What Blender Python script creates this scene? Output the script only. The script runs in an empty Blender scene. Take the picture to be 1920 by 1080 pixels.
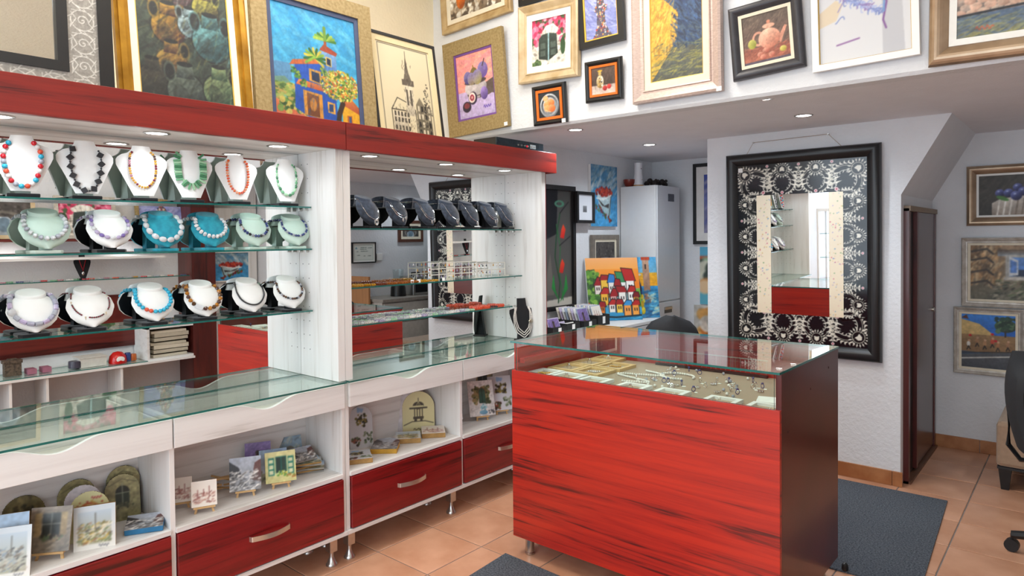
import bpy, bmesh, math, random
import numpy as np
from mathutils import Vector, Matrix
from math import sin, cos, pi, radians, sqrt
random.seed(7); RNG = np.random.default_rng(7)
SC = bpy.context.scene
COL = SC.collection

# ------------------------------------------------------------------ camera
EYE = 1.42
R_ = Vector((0.76172354, 0.64783306, -0.00946453)); U_ = Vector((-0.00615828, 0.02184667, 0.99974237)); F_ = Vector((-0.64787292, 0.76146901, -0.02063066))
cam_d = bpy.data.cameras.new('camera'); cam = bpy.data.objects.new('camera', cam_d); COL.objects.link(cam)
m3 = Matrix((R_, U_, -F_)).transposed(); cam.matrix_world = Matrix.Translation((0, 0, EYE)) @ m3.to_4x4()
cam_d.sensor_width = 36; cam_d.lens = 36 * 1270.81 / 1920; cam_d.shift_y = -66.5 / 1920; cam_d.clip_start = 0.05
SC.camera = cam
# ------------------------------------------------------------------ view, world
SC.view_settings.view_transform = 'Standard'; SC.view_settings.look = 'None'; SC.view_settings.gamma = 1
SC.view_settings.exposure = 0.06; SC.view_settings.use_curve_mapping = False
SC.cycles.use_denoising = True; SC.cycles.max_bounces = 9; SC.cycles.diffuse_bounces = 4; SC.cycles.glossy_bounces = 5
SC.cycles.transparent_max_bounces = 24; SC.cycles.caustics_reflective = True; SC.cycles.caustics_refractive = False
SC.cycles.sample_clamp_indirect = 6
w = bpy.data.worlds.new('daylight_sky'); SC.world = w; w.use_nodes = True
wn = w.node_tree.nodes; bgn = wn['Background']; sky = wn.new('ShaderNodeTexSky'); sky.sky_type = 'HOSEK_WILKIE'; sky.turbidity = 4
sky.sun_direction = (0.4, -0.5, 0.7)
w.node_tree.links.new(sky.outputs[0], bgn.inputs[0]); bgn.inputs[1].default_value = 0.6

def area(name, loc, rot, sx, sy, power, color=(1, 1, 1), parent=None):
    l = bpy.data.lights.new(name, 'AREA'); l.shape = 'RECTANGLE'; l.size = sx; l.size_y = sy; l.energy = power; l.color = color
    o = bpy.data.objects.new(name, l); COL.objects.link(o); o.location = loc; o.rotation_euler = rot
    if parent: o.parent = parent
    return o
# daylight entering through the two big panes of the shop window in the wall behind the camera
WINP = 31
for xx, sxx in ((-2.25, 1.5), (-0.25, 2.1)):
    area('window_daylight', (xx, -1.62, 1.55), (radians(90), 0, 0), sxx, 2.3, WINP * sxx, (0.77, 0.885, 1.0))
# ------------------------------------------------------------------ colour and materials
def hx(c):
    if isinstance(c, str):
        c = c.lstrip('#'); return np.array([int(c[i:i + 2], 16) / 255 for i in (0, 2, 4)])
    return np.array(c, float)
def lin(c):
    c = hx(c); return np.where(c <= 0.04045, c / 12.92, ((c + 0.055) / 1.055) ** 2.4)
MATS = {}
def nt(name):
    m = bpy.data.materials.new(name); m.use_nodes = True
    return m, m.node_tree.nodes, m.node_tree.links, m.node_tree.nodes['Principled BSDF']
def mat(name, c, rough=0.5, metal=0.0, var=0.06, scale=30.0, bump=0.0, bscale=None, stretch=None, c2=None, emis=0.0, rand=0.0, spec=0.5, coat=0.0, sheen=0.0):
    """procedural material: noise mixes c and c2 (or a darker c); optional stretched grain, bump and per object variation"""
    if name in MATS: return MATS[name]
    m, N, L, b = nt(name)
    a = lin(c); d = lin(c2) if c2 is not None else a * (1 - var * 2.2)
    tc = N.new('ShaderNodeTexCoord'); mp = N.new('ShaderNodeMapping'); L.new(tc.outputs['Object'], mp.inputs[0])
    if stretch: mp.inputs['Scale'].default_value = stretch
    nz = N.new('ShaderNodeTexNoise'); nz.inputs['Scale'].default_value = scale; nz.inputs['Detail'].default_value = 5
    L.new(mp.outputs[0], nz.inputs['Vector'])
    rp = N.new('ShaderNodeValToRGB'); rp.color_ramp.elements[0].position = 0.34; rp.color_ramp.elements[1].position = 0.66
    rp.color_ramp.elements[0].color = (*d, 1); rp.color_ramp.elements[1].color = (*a, 1)
    L.new(nz.outputs[0], rp.inputs[0]); out = rp.outputs[0]
    if rand:
        oi = N.new('ShaderNodeObjectInfo'); hs = N.new('ShaderNodeHueSaturation'); mr = N.new('ShaderNodeMapRange')
        mr.inputs[3].default_value = 1 - rand; mr.inputs[4].default_value = 1 + rand
        L.new(oi.outputs['Random'], mr.inputs[0]); L.new(mr.outputs[0], hs.inputs['Value']); L.new(out, hs.inputs['Color']); out = hs.outputs[0]
    L.new(out, b.inputs['Base Color']); b.inputs['Roughness'].default_value = rough; b.inputs['Metallic'].default_value = metal
    b.inputs['Specular IOR Level'].default_value = spec
    if coat: b.inputs['Coat Weight'].default_value = coat; b.inputs['Coat Roughness'].default_value = 0.15
    if sheen: b.inputs['Sheen Weight'].default_value = sheen; b.inputs['Sheen Roughness'].default_value = 0.4
    if emis: b.inputs['Emission Color'].default_value = (*a, 1); b.inputs['Emission Strength'].default_value = emis
    if bump:
        bp = N.new('ShaderNodeBump'); bp.inputs['Strength'].default_value = bump; bp.inputs['Distance'].default_value = 0.004
        n2 = N.new('ShaderNodeTexNoise'); n2.inputs['Scale'].default_value = bscale or scale; n2.inputs['Detail'].default_value = 4
        L.new(mp.outputs[0], n2.inputs['Vector']); L.new(n2.outputs[0], bp.inputs['Height']); L.new(bp.outputs[0], b.inputs['Normal'])
    MATS[name] = m; return m
def wood(name, light, mid, dark, stretch, scale=3.0, rough=0.35, coat=0.2, lo=0.36, hi=0.62):
    """wood laminate: long streaked grain along the axis with the smallest stretch"""
    if name in MATS: return MATS[name]
    m, N, L, b = nt(name)
    tc = N.new('ShaderNodeTexCoord'); mp = N.new('ShaderNodeMapping'); mp.inputs['Scale'].default_value = stretch
    L.new(tc.outputs['Object'], mp.inputs[0])
    n1 = N.new('ShaderNodeTexNoise'); n1.inputs['Scale'].default_value = scale; n1.inputs['Detail'].default_value = 4.5; n1.inputs['Distortion'].default_value = 0.7
    n2 = N.new('ShaderNodeTexNoise'); n2.inputs['Scale'].default_value = scale * 6; n2.inputs['Detail'].default_value = 3
    for n in (n1, n2): L.new(mp.outputs[0], n.inputs['Vector'])
    mx = N.new('ShaderNodeMath'); mx.operation = 'MULTIPLY_ADD'; mx.inputs[1].default_value = 0.30; L.new(n2.outputs[0], mx.inputs[0]); L.new(n1.outputs[0], mx.inputs[2])
    rp = N.new('ShaderNodeValToRGB'); e = rp.color_ramp.elements; e[0].position = lo + 0.09; e[0].color = (*lin(dark), 1); e[1].position = hi + 0.17; e[1].color = (*lin(light), 1)
    k = rp.color_ramp.elements.new((lo + hi) / 2 + 0.085); k.color = (*lin(mid), 1)
    L.new(mx.outputs[0], rp.inputs[0]); L.new(rp.outputs[0], b.inputs['Base Color'])
    b.inputs['Roughness'].default_value = rough; b.inputs['Coat Weight'].default_value = coat; b.inputs['Coat Roughness'].default_value = 0.2
    MATS[name] = m; return m
def glass(name, tint=(0.93, 0.98, 0.96), refl=1.0):
    """thin clear pane: Fresnel reflection over tinted transmission, no refraction offset"""
    if name in MATS: return MATS[name]
    m, N, L, b = nt(name); N.remove(b)
    o = N['Material Output']; t = N.new('ShaderNodeBsdfTransparent'); t.inputs[0].default_value = (*tint, 1)
    g = N.new('ShaderNodeBsdfGlossy'); g.inputs['Roughness'].default_value = 0.0; g.inputs[0].default_value = (0.96, 1, 0.98, 1)
    lw = N.new('ShaderNodeLayerWeight'); lw.inputs[0].default_value = 0.5      # Schlick reflectance from the facing angle
    pw = N.new('ShaderNodeMath'); pw.operation = 'POWER'; pw.inputs[1].default_value = 5.0; L.new(lw.outputs['Facing'], pw.inputs[0])
    mu = N.new('ShaderNodeMath'); mu.operation = 'MULTIPLY_ADD'; mu.inputs[1].default_value = 0.9 * refl; mu.inputs[2].default_value = 0.045 * refl; L.new(pw.outputs[0], mu.inputs[0])
    mx = N.new('ShaderNodeMixShader'); L.new(mu.outputs[0], mx.inputs[0]); L.new(t.outputs[0], mx.inputs[1]); L.new(g.outputs[0], mx.inputs[2])
    L.new(mx.outputs[0], o.inputs[0]); MATS[name] = m; return m
def gem(name, c, rough=0.08):
    if name in MATS: return MATS[name]
    m, N, L, b = nt(name); b.inputs['Base Color'].default_value = (*lin(c), 1); b.inputs['Roughness'].default_value = rough
    b.inputs['Transmission Weight'].default_value = 0.35; b.inputs['IOR'].default_value = 1.5; MATS[name] = m; return m
def paint_mat(name='painted_canvas', rough=0.55, bump=0.25):
    """picture surface: colours come from the mesh attribute 'paint', fine canvas relief from noise"""
    if name in MATS: return MATS[name]
    m, N, L, b = nt(name); at = N.new('ShaderNodeAttribute'); at.attribute_name = 'paint'
    tc = N.new('ShaderNodeTexCoord'); nz = N.new('ShaderNodeTexNoise'); nz.inputs['Scale'].default_value = 260; nz.inputs['Detail'].default_value = 3
    L.new(tc.outputs['Object'], nz.inputs['Vector']); bp = N.new('ShaderNodeBump'); bp.inputs['Strength'].default_value = bump; bp.inputs['Distance'].default_value = 0.001
    L.new(nz.outputs[0], bp.inputs['Height']); L.new(bp.outputs[0], b.inputs['Normal'])
    L.new(at.outputs['Color'], b.inputs['Base Color']); b.inputs['Roughness'].default_value = rough; MATS[name] = m; return m

RED = ('#c02c1a', '#aa2318', '#581814')
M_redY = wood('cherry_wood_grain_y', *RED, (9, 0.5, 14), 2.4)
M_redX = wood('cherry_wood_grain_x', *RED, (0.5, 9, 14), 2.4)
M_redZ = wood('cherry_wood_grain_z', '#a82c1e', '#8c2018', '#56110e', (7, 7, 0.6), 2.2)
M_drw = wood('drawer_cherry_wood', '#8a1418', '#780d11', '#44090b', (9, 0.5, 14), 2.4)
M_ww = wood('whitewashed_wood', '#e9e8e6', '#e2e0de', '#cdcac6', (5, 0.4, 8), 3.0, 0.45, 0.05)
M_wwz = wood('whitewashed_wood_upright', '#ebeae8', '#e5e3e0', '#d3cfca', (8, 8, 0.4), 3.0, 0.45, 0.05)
M_val = wood('shaded_valance_cherry', '#8f2419', '#7d1d16', '#421310', (9, 0.5, 14), 2.4)  # same cherry, colour darkened to stand for weaker light on the valance
M_mar = wood('maroon_wood_upright', '#5c211b', '#4f1b17', '#30100e', (7, 7, 0.6), 2.2)
M_mary = wood('maroon_wood_grain_y', '#6a261f', '#5c1f1a', '#34110f', (6, .6, 8), 2.2)
M_white = mat('white_lacquer', '#eeeeec', 0.35, var=0.01)
M_wall = mat('white_rough_plaster', '#e2e3e6', 0.9, var=0.015, scale=8, bump=0.9, bscale=55)
M_wallw = mat('cream_rough_plaster', '#f6e9cc', 0.9, var=0.015, scale=8, bump=0.9, bscale=55)
M_ceil = mat('ceiling_plaster', '#ececf0', 0.95, var=0.015, scale=8, bump=0.4, bscale=120)
M_tile = mat('terracotta_tile', '#d3a183', 0.33, var=0.2, scale=5, c2='#bd8869', bump=0.06, bscale=40, rand=0.07, stretch=(1, 1, 1))
M_skirt = mat('terracotta_skirting', '#b37a4e', 0.45, var=0.2, scale=12, c2='#9c6138')
M_grout = mat('grey_grout', '#857e7a', 0.9, var=0.1)
M_mirror = mat('mirror_silver', '#f2f4f4', 0.0, 1.0, var=0.0)
M_glass = glass('clear_glass'); M_edge = mat('green_glass_edge', '#1f6f68', 0.12, var=0.1, scale=60, spec=0.8)
M_steel = mat('brushed_steel', '#c6c4c0', 0.3, 1.0, var=0.04, scale=60)
M_nickel = mat('satin_nickel', '#d8d2c6', 0.32, 0.9, var=0.02)
M_black = mat('black_plastic', '#141416', 0.4, var=0.03)
M_blackv = mat('black_velvet', '#17181c', 0.95, var=0.1, sheen=0.3)
M_dark = mat('dark_void', '#0b0b0c', 0.9, var=0)
M_lamp = mat('lamp_lens', '#ffffff', 0.3, var=0, emis=14.0)
M_paint = paint_mat(); M_print = paint_mat('satin_print', 0.3, 0.02)
M_tagw = mat('white_paper_tag', '#f4f2ee', 0.8, var=0.02)

# ------------------------------------------------------------------ mesh building
WM = {}
class MB:
    def __init__(s): s.v = []; s.f = []; s.mi = []
    def add(s, vs, fs, mi=0):
        n = len(s.v); s.v += [tuple(v) for v in vs]; s.f += [tuple(i + n for i in f) for f in fs]; s.mi += [mi] * len(fs); return s
    def box(s, x0, y0, z0, x1, y1, z1, mi=0):
        x0, x1 = min(x0, x1), max(x0, x1); y0, y1 = min(y0, y1), max(y0, y1); z0, z1 = min(z0, z1), max(z0, z1)
        v = [(x, y, z) for z in (z0, z1) for y in (y0, y1) for x in (x0, x1)]
        return s.add(v, [(0, 2, 3, 1), (4, 5, 7, 6), (0, 1, 5, 4), (2, 6, 7, 3), (0, 4, 6, 2), (1, 3, 7, 5)], mi)
    def pane(s, x0, y0, z0, x1, y1, z1, axis):
        """a glass pane: large faces material 0, rim faces material 1"""
        n = len(s.f); s.box(x0, y0, z0, x1, y1, z1)
        big = {2: (0, 1), 1: (2, 3), 0: (4, 5)}[axis]
        for k in range(6): s.mi[n + k] = 0 if k in big else 1
        return s
    def prism(s, pts, a, b, axis=0, mi=0):
        """polygon in the two other axes, extruded from a to b along axis"""
        def P(p, t): return {0: (t, p[0], p[1]), 1: (p[0], t, p[1]), 2: (p[0], p[1], t)}[axis]
        n = len(pts); v = [P(p, a) for p in pts] + [P(p, b) for p in pts]
        return s.add(v, [tuple(range(n))[::-1], tuple(range(n, 2 * n))] + [(i, (i + 1) % n, n + (i + 1) % n, n + i) for i in range(n)], mi)
    def lathe(s, prof, c=(0, 0, 0), n=16, sx=1.0, sy=1.0, cap=True, mi=0):
        k = len(prof); v = []
        for r, z in prof:
            for i in range(n):
                a = 2 * pi * i / n; v.append((c[0] + r * sx * cos(a), c[1] + r * sy * sin(a), c[2] + z))
        f = [(j * n + i, j * n + (i + 1) % n, (j + 1) * n + (i + 1) % n, (j + 1) * n + i) for j in range(k - 1) for i in range(n)]
        if cap: f += [tuple(range(n))[::-1], tuple((k - 1) * n + i for i in range(n))]
        return s.add(v, f, mi)
    def cyl(s, p, q, r, n=12, r2=None, mi=0):
        p, q = Vector(p), Vector(q); d = (q - p).normalized(); a = d.orthogonal().normalized(); b = d.cross(a); r2 = r if r2 is None else r2
        v = [p + r * (cos(2 * pi * i / n) * a + sin(2 * pi * i / n) * b) for i in range(n)] + [q + r2 * (cos(2 * pi * i / n) * a + sin(2 * pi * i / n) * b) for i in range(n)]
        return s.add(v, [tuple(range(n))[::-1], tuple(range(n, 2 * n))] + [(i, (i + 1) % n, n + (i + 1) % n, n + i) for i in range(n)], mi)
    def tube(s, path, r, n=8, closed=False, mi=0, flat=None):
        P = [Vector(p) for p in path]; k = len(P); v = []; up = Vector((0, 0, 1))
        rs = r if hasattr(r, '__len__') else [r] * k
        for i in range(k):
            t = (P[(i + 1) % k] - P[i - 1]) if closed else (P[min(i + 1, k - 1)] - P[max(i - 1, 0)])
            t = t.normalized() if t.length > 1e-9 else Vector((1, 0, 0)); a = t.cross(up)
            a = a.normalized() if a.length > 1e-3 else Vector((1, 0, 0)); b = a.cross(t)
            for j in range(n):
                th = 2 * pi * j / n; v.append(P[i] + rs[i] * (cos(th) * a + sin(th) * b * (flat or 1)))
        kk = k if closed else k - 1
        f = [(i * n + j, i * n + (j + 1) % n, ((i + 1) % k) * n + (j + 1) % n, ((i + 1) % k) * n + j) for i in range(kk) for j in range(n)]
        if not closed: f += [tuple(range(n))[::-1], tuple((k - 1) * n + j for j in range(n))]
        return s.add(v, f, mi)
    def ball(s, c, r, n=8, m=6, sc=(1, 1, 1), mi=0):
        v = [(c[0], c[1], c[2] - r * sc[2])]
        for j in range(1, m):
            a = -pi / 2 + pi * j / m
            for i in range(n): v.append((c[0] + r * sc[0] * cos(a) * cos(2 * pi * i / n), c[1] + r * sc[1] * cos(a) * sin(2 * pi * i / n), c[2] + r * sc[2] * sin(a)))
        v.append((c[0], c[1], c[2] + r * sc[2])); e = len(v) - 1
        f = [(0, 1 + (i + 1) % n, 1 + i) for i in range(n)] + [(e, e - n + i, e - n + (i + 1) % n) for i in range(n)]
        f += [(1 + j * n + i, 1 + j * n + (i + 1) % n, 1 + (j + 1) * n + (i + 1) % n, 1 + (j + 1) * n + i) for j in range(m - 2) for i in range(n)]
        return s.add(v, f, mi)
    def mesh(s, name, mats, smooth=False):
        me = bpy.data.meshes.new(name); me.from_pydata(s.v, [], s.f)
        for m in (mats if isinstance(mats, (list, tuple)) else [mats]): me.materials.append(m)
        if any(s.mi): me.polygons.foreach_set('material_index', s.mi)
        if smooth:
            me.polygons.foreach_set('use_smooth', [True] * len(me.polygons))
            try: me.set_sharp_from_angle(angle=radians(40))
            except Exception: pass
        me.update(); return me
    def build(s, name, mats, parent=None, smooth=False, world=False, bevel=0.0, loc=None, label=None, fix=True):
        if world and parent is not None:
            inv = WM[parent.name].inverted(); s.v = [tuple(inv @ Vector(v)) for v in s.v]
        me = s.mesh(name, mats, smooth)
        if fix:
            bm = bmesh.new(); bm.from_mesh(me); bmesh.ops.recalc_face_normals(bm, faces=bm.faces); bm.to_mesh(me); bm.free()
        return link(name, me, parent, loc, bevel, label)
def link(name, me, parent=None, loc=None, bevel=0.0, label=None, matrix=None):
    o = bpy.data.objects.new(name, me); COL.objects.link(o)
    if parent is not None: o.parent = parent
    if loc is not None: o.location = loc
    if matrix is not None: o.matrix_local = matrix
    if bevel:
        b = o.modifiers.new('bevel', 'BEVEL'); b.width = bevel; b.segments = 2; b.limit_method = 'ANGLE'
    if label: o['label'] = label
    WM[o.name] = (WM[parent.name] if parent is not None and parent.name in WM else Matrix.Identity(4)) @ (matrix if matrix is not None else Matrix.Translation(loc or (0, 0, 0)))
    return o
def tag(o, label, cat=None, group=None, kind=None):
    o['label'] = label
    if cat: o['category'] = cat
    if group: o['group'] = group
    if kind: o['kind'] = kind
    return o
def thing(name, label, cat, loc=(0, 0, 0), rz=0.0, group=None, matrix=None):
    o = bpy.data.objects.new(name, None); COL.objects.link(o); o.empty_display_size = 0.05
    m = matrix if matrix is not None else Matrix.Translation(loc) @ Matrix.Rotation(rz, 4, 'Z')
    o.matrix_world = m; WM[o.name] = m.copy()
    return tag(o, label, cat, group)
def struct(name, mb, m, label=None, **k):
    o = mb.build(name, m, **k); o['kind'] = 'structure'
    if label: o['label'] = label
    return o
def dup_tree(root, loc=None, rz=None, label=None, group=None, matrix=None):
    r = root.copy(); COL.objects.link(r)
    m = matrix if matrix is not None else Matrix.Translation(loc) @ Matrix.Rotation(rz or 0, 4, 'Z')
    r.matrix_world = m; WM[r.name] = m
    if label: r['label'] = label
    if group: r['group'] = group
    for ch in list(root.children):
        c = ch.copy(); COL.objects.link(c); c.parent = r
        for g in list(ch.children):
            d = g.copy(); COL.objects.link(d); d.parent = c
    return r
# ================================================================== the room
LX, RX, YB, YF, ZC, ZL = -3.31, 1.05, 5.30, -1.70, 3.30, 2.07
fl = struct('floor', MB().box(-3.4, -1.8, -0.06, 1.15, 6.3, -0.0035), M_grout, 'terracotta tiled shop floor with grey grout lines')
WM[fl.name] = Matrix.Identity(4)
def tile_mesh(wx, wy):
    g = 0.0028; c = 0.0025; x0, x1, y0, y1 = g, wx - g, g, wy - g
    v = [(x0, y0, -0.006), (x1, y0, -0.006), (x1, y1, -0.006), (x0, y1, -0.006), (x0, y0, -c * .6), (x1, y0, -c * .6), (x1, y1, -c * .6), (x0, y1, -c * .6), (x0 + c, y0 + c, 0), (x1 - c, y0 + c, 0), (x1 - c, y1 - c, 0), (x0 + c, y1 - c, 0)]
    f = [(0, 1, 5, 4), (1, 2, 6, 5), (2, 3, 7, 6), (3, 0, 4, 7), (4, 5, 9, 8), (5, 6, 10, 9), (6, 7, 11, 10), (7, 4, 8, 11), (8, 9, 10, 11)]
    return MB().add(v, f).mesh('tile', M_tile)
TX, TY = 0.33, 0.337; tm = tile_mesh(TX, TY)
for i in range(-2, 10):
    for j in range(-11, 11):
        x = -2.457 + TX * i; y = 1.926 + TY * j
        if x < -3.2 or x > 0.75: continue
        if y < -1.7 or y + TY > 5.40 + 0.9 * (x > 0.15): continue
        link('tile', tm, fl, (x, y, 0))
# walls
struct('wall_left', MB().box(LX - 0.1, YF, 0, LX, 3.11, ZC), M_wallw, 'cream rough-plastered wall above the display cabinets')
struct('wall_left_core', MB().box(LX, YF, 0, -2.775, 3.27, 1.80), M_wall, 'thick lower wall behind the display cabinets')
struct('wall_left_rear', MB().box(LX, 3.27, 0, -2.90, YB, ZL), M_wall, 'white plaster wall beside the tall boiler cabinet')
struct('wall_back', MB().box(LX, YB, 0, 0.18, YB + 0.1, ZL), M_wall, 'white plaster wall at the end of the shop')
struct('wall_recess', MB().box(0.10, YB, 0, 0.18, 6.3, ZL).box(0.18, 6.2, 0, 0.85, 6.3, ZL), M_wall, 'white plaster walls of the workshop recess')
struct('wall_right_rear', MB().box(0.75, 3.6, 0, 0.85, 6.3, ZL), M_wall, 'white plaster wall behind the workbench')
struct('wall_right', MB().box(RX, YF, 0, RX + 0.1, 3.7, ZC).box(0.85, 3.6, 0, RX, 3.7, ZC), M_wall, 'white plaster wall opposite the display cabinets')
bm_ = MB().prism([(3.11, ZC), (3.11, 2.072), (3.122, 2.058), (3.20, 2.058), (3.20, ZC)], LX - 0.1, RX + 0.1, 0)
struct('wall_upper', bm_, M_wall, 'white upper wall over the lowered ceiling, hung with paintings')
struct('ceiling_lower', MB().box(LX, 3.16, ZL, RX + 0.1, 6.3, ZL + 0.08), M_ceil, 'lowered grey-white plaster ceiling with recessed spotlights')
struct('ceiling_upper', MB().box(LX - 0.1, YF, ZC, RX + 0.1, 3.2, ZC + 0.1), M_wallw, 'high cream ceiling over the shop front')
# front wall with the shop window and a glazed door opening (behind the camera)
fw = MB().box(LX - 0.1, YF - 0.1, 0, RX + 0.1, YF, 0.35).box(LX - 0.1, YF - 0.1, 2.75, RX + 0.1, YF, ZC)
fw.box(LX - 0.1, YF - 0.1, 0.35, -3.05, YF, 2.75).box(-1.45, YF - 0.1, 0.35, -1.35, YF, 2.75).box(0.85, YF - 0.1, 0.35, RX + 0.1, YF, 2.75)
struct('wall_front', fw, M_wallw, 'cream shop front wall with two big windows')
for n_, (x0, x1) in enumerate(((-3.05, -1.45), (-1.35, 0.85))):
    wo = struct(f'window_{n_ + 1}', MB().box(x0, YF - 0.07, 0.35, x0 + 0.05, YF - 0.02, 2.75).box(x1 - 0.05, YF - 0.07, 0.35, x1, YF - 0.02, 2.75).box(x0, YF - 0.07, 0.35, x1, YF - 0.02, 0.40).box(x0, YF - 0.07, 2.70, x1, YF - 0.02, 2.75), M_white, 'white framed shop window')
    MB().pane(x0 + 0.05, YF - 0.05, 0.40, x1 - 0.05, YF - 0.044, 2.70, 1).build('pane', [M_glass, M_edge], wo)
# stair block that carries the ornate mirror, with the slanted soffit at its upper right
blk = MB().prism([(-1.94, 0), (-0.80, 0), (-0.80, 1.645), (-0.56, ZL), (-1.94, ZL)], 4.30, YB, 1)
struct('wall_partition', blk, M_wall, 'white plaster partition with a slanted upper edge')
# dark red sliding door in the partition's flank
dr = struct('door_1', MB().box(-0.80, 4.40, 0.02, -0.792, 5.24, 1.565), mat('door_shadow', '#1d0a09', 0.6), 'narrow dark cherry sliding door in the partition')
MB().box(-0.80, 4.37, 0.0, -0.772, 4.41, 1.57).box(-0.80, 5.22, 0.0, -0.772, 5.26, 1.57).build('door_jamb', M_mar, dr)
MB().box(-0.80, 4.37, 1.555, -0.765, 5.26, 1.585).build('door_header', mat('pale_wood_trim', '#8d7862', 0.5), dr)
MB().box(-0.795, 4.62, 0.03, -0.778, 5.22, 1.555).build('door_panel', mat('dark_cherry_door', '#4a2a28', 0.3, var=0.1, scale=4, stretch=(8, 8, .6), coat=.3), dr)
MB().box(-0.795, 4.60, 0.03, -0.770, 4.64, 1.555).build('door_stile', M_mar, dr)
MB().box(-0.80, 4.37, 0.0, -0.76, 5.26, 0.015).build('door_track', mat('door_track', '#6a4632', 0.5), dr)
MB().cyl((-0.778, 5.17, 0.93), (-0.768, 5.17, 0.93), 0.014).build('finger_pull', M_nickel, dr, True)
# skirting tiles
def skirt(name, segs, horiz, fixed, th):
    root = None
    for a, b in segs:
        m = MB().box(a + .001, fixed - th, 0, b - .001, fixed, 0.083) if horiz else MB().box(fixed, a + .001, 0, fixed + th, b - .001, 0.083)
        if root is None: root = struct(name, m, M_skirt, 'terracotta skirting tiles along the wall foot', bevel=.002)
        else: m.build('skirting_tile', M_skirt, root, bevel=.002)
skirt('baseboard_partition', [(-1.94, -1.63), (-1.63, -1.29), (-1.29, -.84), (-.84, -.787)], True, 4.30, 0.012)
skirt('baseboard_back', [(-0.79, -0.53), (-0.53, -0.19), (-0.19, 0.18)], True, YB, 0.012)
skirt('baseboard_recess', [(3.62, 4.2), (4.2, 4.6)], False, 0.74, 0.010)

def downlight(parent, x, y, z, r=0.034, power=6.0, color=(1, .97, .92), world=True, name='downlight', spread=150):
    b = MB().lathe([(r * 1.2, 0.0), (r * 1.22, -0.003), (r * 1.0, -0.0045), (r * .96, -0.002), (r * .96, 0.001)], (x, y, z), 24, cap=False)
    o = b.build(name, M_steel, parent, True, world=parent is not None)
    MB().lathe([(0.001, -0.0015), (r * .95, -0.0015), (r * .95, 0.0)], (x, y, z), 24).build('lens', M_lamp, o, world=False) if parent is None else None
    if parent is not None:
        inv = WM[parent.name].inverted(); l = MB().lathe([(0.001, -0.0015), (r * .95, -0.0015), (r * .95, 0.0)], (x, y, z), 24)
        l.v = [tuple(inv @ Vector(v)) for v in l.v]; l.build('lens', M_lamp, o)
    li = bpy.data.lights.new('downlight_beam', 'SPOT'); li.energy = power; li.color = color; li.spot_size = radians(spread); li.spot_blend = 0.8; li.shadow_soft_size = r
    lo = bpy.data.objects.new('downlight_beam', li); COL.objects.link(lo); lo.location = (x, y, z - 0.012)
    return o
for i_, (x, y, lab) in enumerate([(-2.35, 3.36, 'recessed round spotlight nearest the amplifier'), (-2.35, 4.26, 'recessed round spotlight above the tall boiler cabinet'), (-1.17, 3.22, 'recessed round spotlight close under the teapot painting'), (-1.175, 3.82, 'recessed round spotlight in front of the ornate mirror'), (.35, 3.95, 'added fill spotlight over the workshop entrance, outside the view'), (.42, 5.3, 'added fill spotlight over the workbench, outside the view')]):
    tag(downlight(None, x, y, ZL, 0.04, (26, 26, 22, 22, 6, 13)[i_], (.82, .92, 1), name='ceiling_spotlight'), lab, 'ceiling light', 'recessed ceiling spotlights')  # last two spots are added out of view to brighten the workshop recess
# fill panels added out of view on the high ceiling to light the room
for i_, (x, y) in enumerate([(-2.3, 1.3), (-0.6, 0.9), (-1.9, 2.35), (-1.4, -0.6)]):
    t = thing('added_fill_panel', 'added unseen fill panel on the high ceiling, ' + ('above the display cabinets', 'above the shop middle', 'near the hung paintings', 'near the shop window')[i_], 'ceiling light', (x, y, ZC), 0, 'added ceiling fill panels')
    MB().box(-0.31, -0.31, -0.04, 0.31, 0.31, -0.001).build('housing', M_white, t)
    MB().box(-0.29, -0.29, -0.043, 0.29, 0.29, -0.0401).build('diffuser', mat('fill_panel_diffuser', '#fffaf2', 0.5, var=0, emis=3.0), t)
    area('fill_panel_light', (0, 0, -0.05), (0, 0, 0), 0.58, 0.58, (24, 7, 14, 7)[i_], ((1, .95, .86), (.94, .98, 1))[i_ % 2], t)
# ================================================================== wall display cabinets
XF, XM = -2.452, -2.745      # front of drawers, face of mirror
def bow_handle(parent, x, yc, z, half=0.086):
    pts = [(x, yc - half, z), (x + .012, yc - half + .004, z)] + [(x + .012 + .022 * sin(pi * t), yc - half + 2 * half * t, z) for t in np.linspace(.04, .96, 13)] + [(x + .012, yc + half - .004, z), (x, yc + half, z)]
    b = MB(); n = len(pts); v = []
    for k, p in enumerate(pts):
        d = -.0035
        for dx, dz in ((0, .0095), (d, .0095), (d, -.0095), (0, -.0095)): v.append((p[0] + dx, p[1], p[2] + dz))
    f = [(i * 4 + j, i * 4 + (j + 1) % 4, (i + 1) * 4 + (j + 1) % 4, (i + 1) * 4 + j) for i in range(n - 1) for j in range(4)] + [(0, 1, 2, 3), tuple((n - 1) * 4 + j for j in range(4))]
    inv = WM[parent.name].inverted(); b.add([tuple(inv @ Vector(q)) for q in v], f)
    b.build('handle', M_nickel, parent, label='bowed satin nickel handle')
def wave_front(y0, y1, z0, z1, c, wd=0.15, dip=0.034):
    pts = [(y0, z0), (y1, z0), (y1, z1)]
    for t in np.linspace(1, -1, 25):
        yy = c + wd * t; pts.append((yy, z1 - dip * (0.5 + 0.5 * cos(pi * t)) ** 1.3))
    return pts + [(y0, z1)]
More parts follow.
